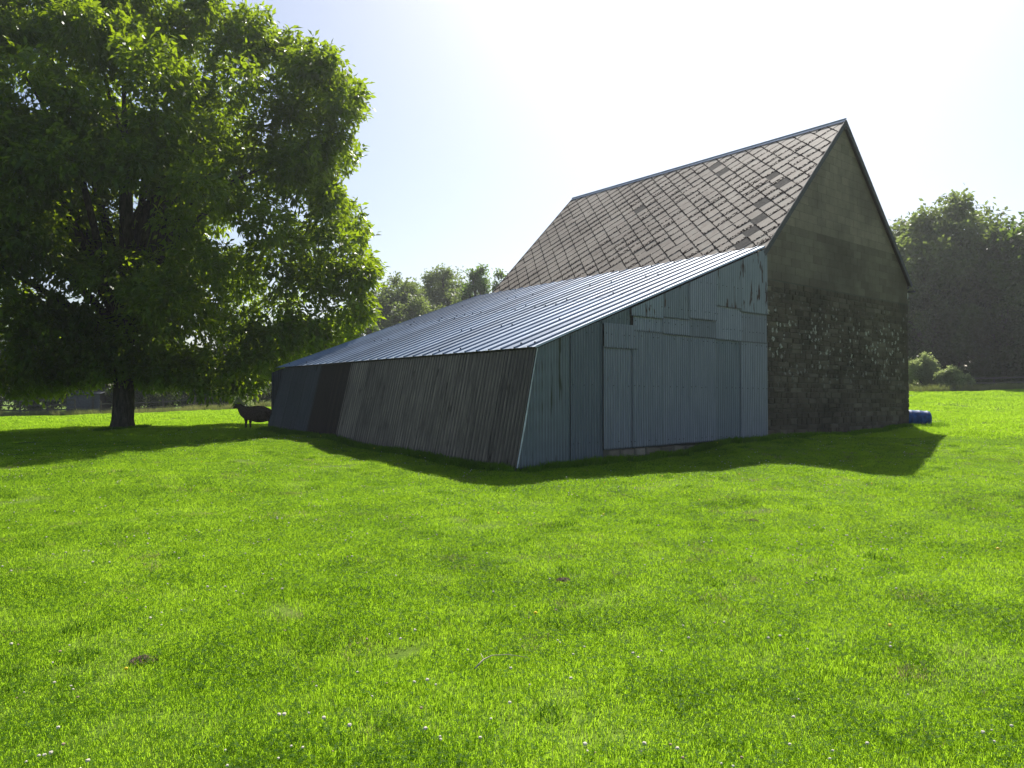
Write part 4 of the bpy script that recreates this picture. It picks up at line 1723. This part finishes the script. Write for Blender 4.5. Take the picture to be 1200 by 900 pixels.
def place(x, y, smin, smax, hs=1.0, seed=0, nidx=5, tilt=0.06, hvar=None):
    rg = np.random.default_rng(seed)
    n = len(x)
    z = ground(x, y)
    # every tuft lies along the slope of the ground it grows on
    sx_ = (ground(x + 0.15, y) - ground(x - 0.15, y)) / 0.3
    sy_ = (ground(x, y + 0.15) - ground(x, y - 0.15)) / 0.3
    rz_ = rg.uniform(0, 6.283, n)
    lx_ = sx_ * np.cos(rz_) + sy_ * np.sin(rz_)
    ly_ = -sx_ * np.sin(rz_) + sy_ * np.cos(rz_)
    z = z + 0.010
    tilt = tilt * 0.4
    rot = np.stack([np.arctan(ly_) + rg.normal(0, tilt, n), -np.arctan(lx_) + rg.normal(0, tilt, n), rz_], 1)
    s_ = rg.uniform(smin, smax, n)
    hv = np.ones(n) if hvar is None else hvar
    sc = np.stack([s_, s_, s_ * hs * hv], 1)
    return np.stack([x, y, z], 1), rot, sc, rg.integers(0, nidx, n)


_cur[0] = 'lawn'
for k in range(5):
    blades_mesh('lawn_tuft', 520, 0.26, 0.008, 0.027, 0.0022, 0.0046, 1.8, 'grass_blades', 100 + k, 45)
_cur[0] = 'lawn_far'
for k in range(4):
    blades_mesh('lawn_tuft_far', 200, 0.42, 0.02, 0.07, 0.007, 0.014, 1.3, 'grass_blades', 120 + k)
_cur[0] = 'weed'
for k in range(3):
    blades_mesh('weed_tuft', 90, 0.13, 0.02, 0.06, 0.006, 0.012, 1.4, 'weed_blades', 140 + k)
_cur[0] = 'dry'
for k in range(3):
    blades_mesh('dry_tuft', 42, 0.13, 0.025, 0.05, 0.003, 0.006, 2.2, 'dry_blades', 150 + k)
_cur[0] = 'tall'
for k in range(3):
    blades_mesh('tall_tuft', 90, 0.30, 0.25, 0.75, 0.010, 0.02, 0.6, 'tall_grass', 160 + k)

P = [[], [], [], []]
for (y0, y1, dn, smn, smx, hs, sd) in ((2.0, 10, 34, 0.8, 1.15, 1.0, 1), (10, 20, 22, 1.0, 1.3, 1.0, 2)):
    x, y = field_pts(y0, y1, dn, seed=sd)
    hv = 0.9 + 0.55 * vnoise(x, y, 1.3, 3) + 0.35 * vnoise(x, y, 4.5, 4)
    r_ = place(x, y, smn, smx, hs, sd, 5, 0.08, np.clip(hv, 0.75, 1.7))
    for i in range(4):
        P[i].append(r_[i])
P = [np.concatenate(p_) for p_ in P]
scatter('meadow_grass', 'lawn', *P)
print('lawn', len(P[0]))
P = [[], [], [], []]
for (y0, y1, dn, smn, smx, hs, sd) in ((20, 34, 9, 0.9, 1.2, 0.95, 5), (34, 64, 3.4, 1.3, 1.8, 0.8, 6)):
    x, y = field_pts(y0, y1, dn, seed=sd)
    hv = 0.85 + 0.35 * vnoise(x, y, 0.9, 3) + 0.2 * vnoise(x, y, 3, 4)
    r_ = place(x, y, smn, smx, hs, sd, 4, 0.05, np.clip(hv, 0.45, 1.5))
    for i in range(4):
        P[i].append(r_[i])
P = [np.concatenate(p_) for p_ in P]
scatter('distant_grass', 'lawn_far', *P)
print('far lawn', len(P[0]))

# darker weed tufts, in drifts
x, y = field_pts(2.5, 50, 4.0, seed=21)
m_ = (0.6 * vnoise(x, y, 1.3, 8) + 0.8 * vnoise(x, y, 5.5, 9)) > 0.20
m_ |= np.random.default_rng(3).random(len(x)) < 0.03
x, y = x[m_], y[m_]
scatter('weed_clumps', 'weed', *place(x, y, 0.5, 1.15, 0.95, 22, 3, 0.1))
x, y = field_pts(2.5, 34, 7, seed=23)
m_ = (0.7 * vnoise(x, y, 0.9, 18) + 0.7 * vnoise(x, y, 4.5, 19)) > 0.17
x, y = x[m_], y[m_]
scatter('dry_grass', 'dry', *place(x, y, 0.5, 1.1, 1.0, 24, 3, 0.1))
# long grass along the foot of the right hand fence, round the trunk and the walls
xs = np.random.default_rng(9).uniform(27, 45, 420)
ys = np.random.default_rng(10).uniform(52.5, 56, 420)
xs2 = np.random.default_rng(11).uniform(-46, -16, 500)
ys2 = np.random.default_rng(12).uniform(58.5, 61.5, 500)
scatter('long_field_grass', 'tall', *place(np.concatenate([xs, xs2]), np.concatenate([ys, ys2]), 0.5, 1.0, 0.9, 31, 3, 0.05))
rg = np.random.default_rng(77)
tt = rg.uniform(0, 11.6, 380)
wa = [bw(-8.2 - abs(rg.normal(0, 0.06)), t_) for t_ in tt]
tt = rg.uniform(-8.1, 8.5, 420)
wa += [bw(t_, -0.12 - abs(rg.normal(0, 0.05))) for t_ in tt]
wa += [(TX + 0.62 * math.cos(a) * rg.uniform(.9, 1.3), TY + 0.62 * math.sin(a) * rg.uniform(.9, 1.3)) for a in rg.uniform(0, 6.28, 60)]
wa += [bw(9.0 + rg.normal(0, 0.6), -0.3 + rg.normal(0, 0.25)) for _ in range(50)]
wa = np.array(wa)
scatter('wall_foot_grass', 'weed', *place(wa[:, 0], wa[:, 1], 0.7, 1.8, 1.7, 33, 3, 0.12))


# clover heads and buttercups
def flower(name, mat, r_, h, key, seed):
    rg = random.Random(seed)
    mb = MB()
    mb.tube([(0, 0, -0.01), (0.004, 0.002, h * 0.6), (0.008, 0, h)], [0.0012, 0.0011, 0.001], 3, cap=False)
    st = len(mb.f)
    # knobbly ball of florets
    rows, seg = 4, 7
    vs = []
    for i in range(1, rows):
        ph = math.pi * i / rows
        for k in range(seg):
            a = 2 * math.pi * (k + 0.5 * (i % 2)) / seg
            rr = r_ * rg.uniform(0.8, 1.15)
            vs.append((0.008 + rr * math.sin(ph) * math.cos(a), rr * math.sin(ph) * math.sin(a), h + rr * 0.8 * math.cos(ph)))
    vs.append((0.008, 0, h + r_ * 0.8))
    vs.append((0.008, 0, h - r_ * 0.7))
    fs = []
    for i in range(rows - 2):
        for k in range(seg):
            fs.append((i * seg + k, i * seg + (k + 1) % seg, (i + 1) * seg + (k + 1) % seg, (i + 1) * seg + k))
    top, bt_ = len(vs) - 2, len(vs) - 1
    for k in range(seg):
        fs.append((top, (k + 1) % seg, k))
        fs.append((bt_, (rows - 2) * seg + k, (rows - 2) * seg + (k + 1) % seg))
    mb.add(vs, fs)
    me = mb.mesh(name)
    me.materials.append(M['weed_blades'])
    me.materials.append(M[mat])
    me.polygons.foreach_set('material_index', [0] * st + [1] * (len(me.polygons) - st))
    o = bpy.data.objects.new(name, me)
    _cur[0] = key
    tcol_link(o)


for k in range(3):
    flower('clover_head', 'petal', 0.0125, 0.07 + 0.012 * k, 'clover', k)
flower('clover_head', 'spent_petal', 0.011, 0.06, 'clover', 7)
flower('buttercup', 'yellow_petal', 0.014, 0.09, 'butter', 9)
x, y = field_pts(2.5, 30, 16, seed=41)
m_ = (0.7 * vnoise(x, y, 1.5, 28) + 0.7 * vnoise(x, y, 5.5, 29)) > (0.05 + 0.007 * y)
m_ |= np.random.default_rng(4).random(len(x)) < 0.05
x, y = x[m_], y[m_]
print('clover', len(x))
scatter('clover_flowers', 'clover', *place(x, y, 0.45, 0.95, 0.85, 42, 4, 0.15))
x, y = field_pts(3.0, 30, 0.10, seed=51)
scatter('buttercup_flowers', 'butter', *place(x, y, 0.8, 1.2, 1.0, 52, 1, 0.1))

# a few bare scrapes and one dry stalk in the foreground
def scrape(label, px, py, r_, seed):
    rg = np.random.default_rng(seed)
    d = 6.0
    for _ in range(12):
        X, _y, Zr = ray(px, py, d)
        g_ = gz(X, d)
        d *= (EYE - g_) / (EYE - Zr) if EYE - Zr > 1e-6 else 1
    X = ray(px, py, d)[0]
    root_z = gz(X, d)
    mb = MB()
    n = 70
    for i in range(n):
        a = rg.uniform(0, 6.28)
        q_ = math.sqrt(rg.random())
        cx, cy = math.cos(a) * q_ * r_ * 1.4, math.sin(a) * q_ * r_
        s_ = rg.uniform(0.008, 0.024) * (1.2 - 0.5 * q_)
        zc = 0.018 * (1 - q_) + gz(X + cx, d + cy) - root_z + 0.012
        vs = [(cx + s_ * rg.uniform(.7, 1.2) * vx, cy + s_ * rg.uniform(.7, 1.2) * vy, zc + s_ * 0.8 * vz) for vx, vy, vz in
              ((1, 0, 0), (-1, 0, 0), (0, 1, 0), (0, -1, 0), (0, 0, 1), (0, 0, -1))]
        mb.add(vs, [(0, 2, 4), (2, 1, 4), (1, 3, 4), (3, 0, 4), (2, 0, 5), (1, 2, 5), (3, 1, 5), (0, 3, 5)])
    o = mb.build('soil_scrape', 'earth')
    o.location = (X, d, root_z)
    tag(o, label, 'soil patch', 'bare soil scrapes in the grass')


scrape('crumbly brown soil scrape in the grass at the lower left', 168, 776, 0.06, 1)
scrape('small brown soil scrape near the middle of the meadow', 660, 682, 0.05, 2)
scrape('brown dry scrape in the grass toward the barn shadow', 880, 612, 0.08, 4)

X, d = -0.22, 4.55
z0 = gz(X, d)
mb = MB()
mb.tube([(0, 0, 0.03), (0.05, 0.07, 0.06), (0.10, 0.10, 0.075), (0.2, 0.13, 0.07), (0.32, 0.12, 0.055)], [0.0055, 0.0048, 0.003, 0.0022, 0.0015], 5)
mb.tube([(0.05, 0.07, 0.06), (0.03, 0.12, 0.08)], [0.003, 0.0015], 5)
o = mb.build('dry_stalk', 'straw', None, True)
o.location = (X, d, z0 + 0.015)
tag(o, 'bent straw coloured dry stalk lying on the grass in the foreground', 'stalk')

# ------------------------------------------------------------------ summer haze
mb = MB()
mb.box((-420, -30, -3.5), (420, 400, 45))
hz = mb.build('haze', None)
hm = NT('haze_air')
pv = hm.n('ShaderNodeVolumePrincipled')
pv.inputs['Color'].default_value = (0.93, 0.96, 1.0, 1)
pv.inputs['Density'].default_value = HAZE
pv.inputs['Anisotropy'].default_value = 0.55
hm.l(pv.outputs[0], hm.out.inputs['Volume'])
hz.data.materials.append(hm.m)
hz['kind'] = 'stuff'
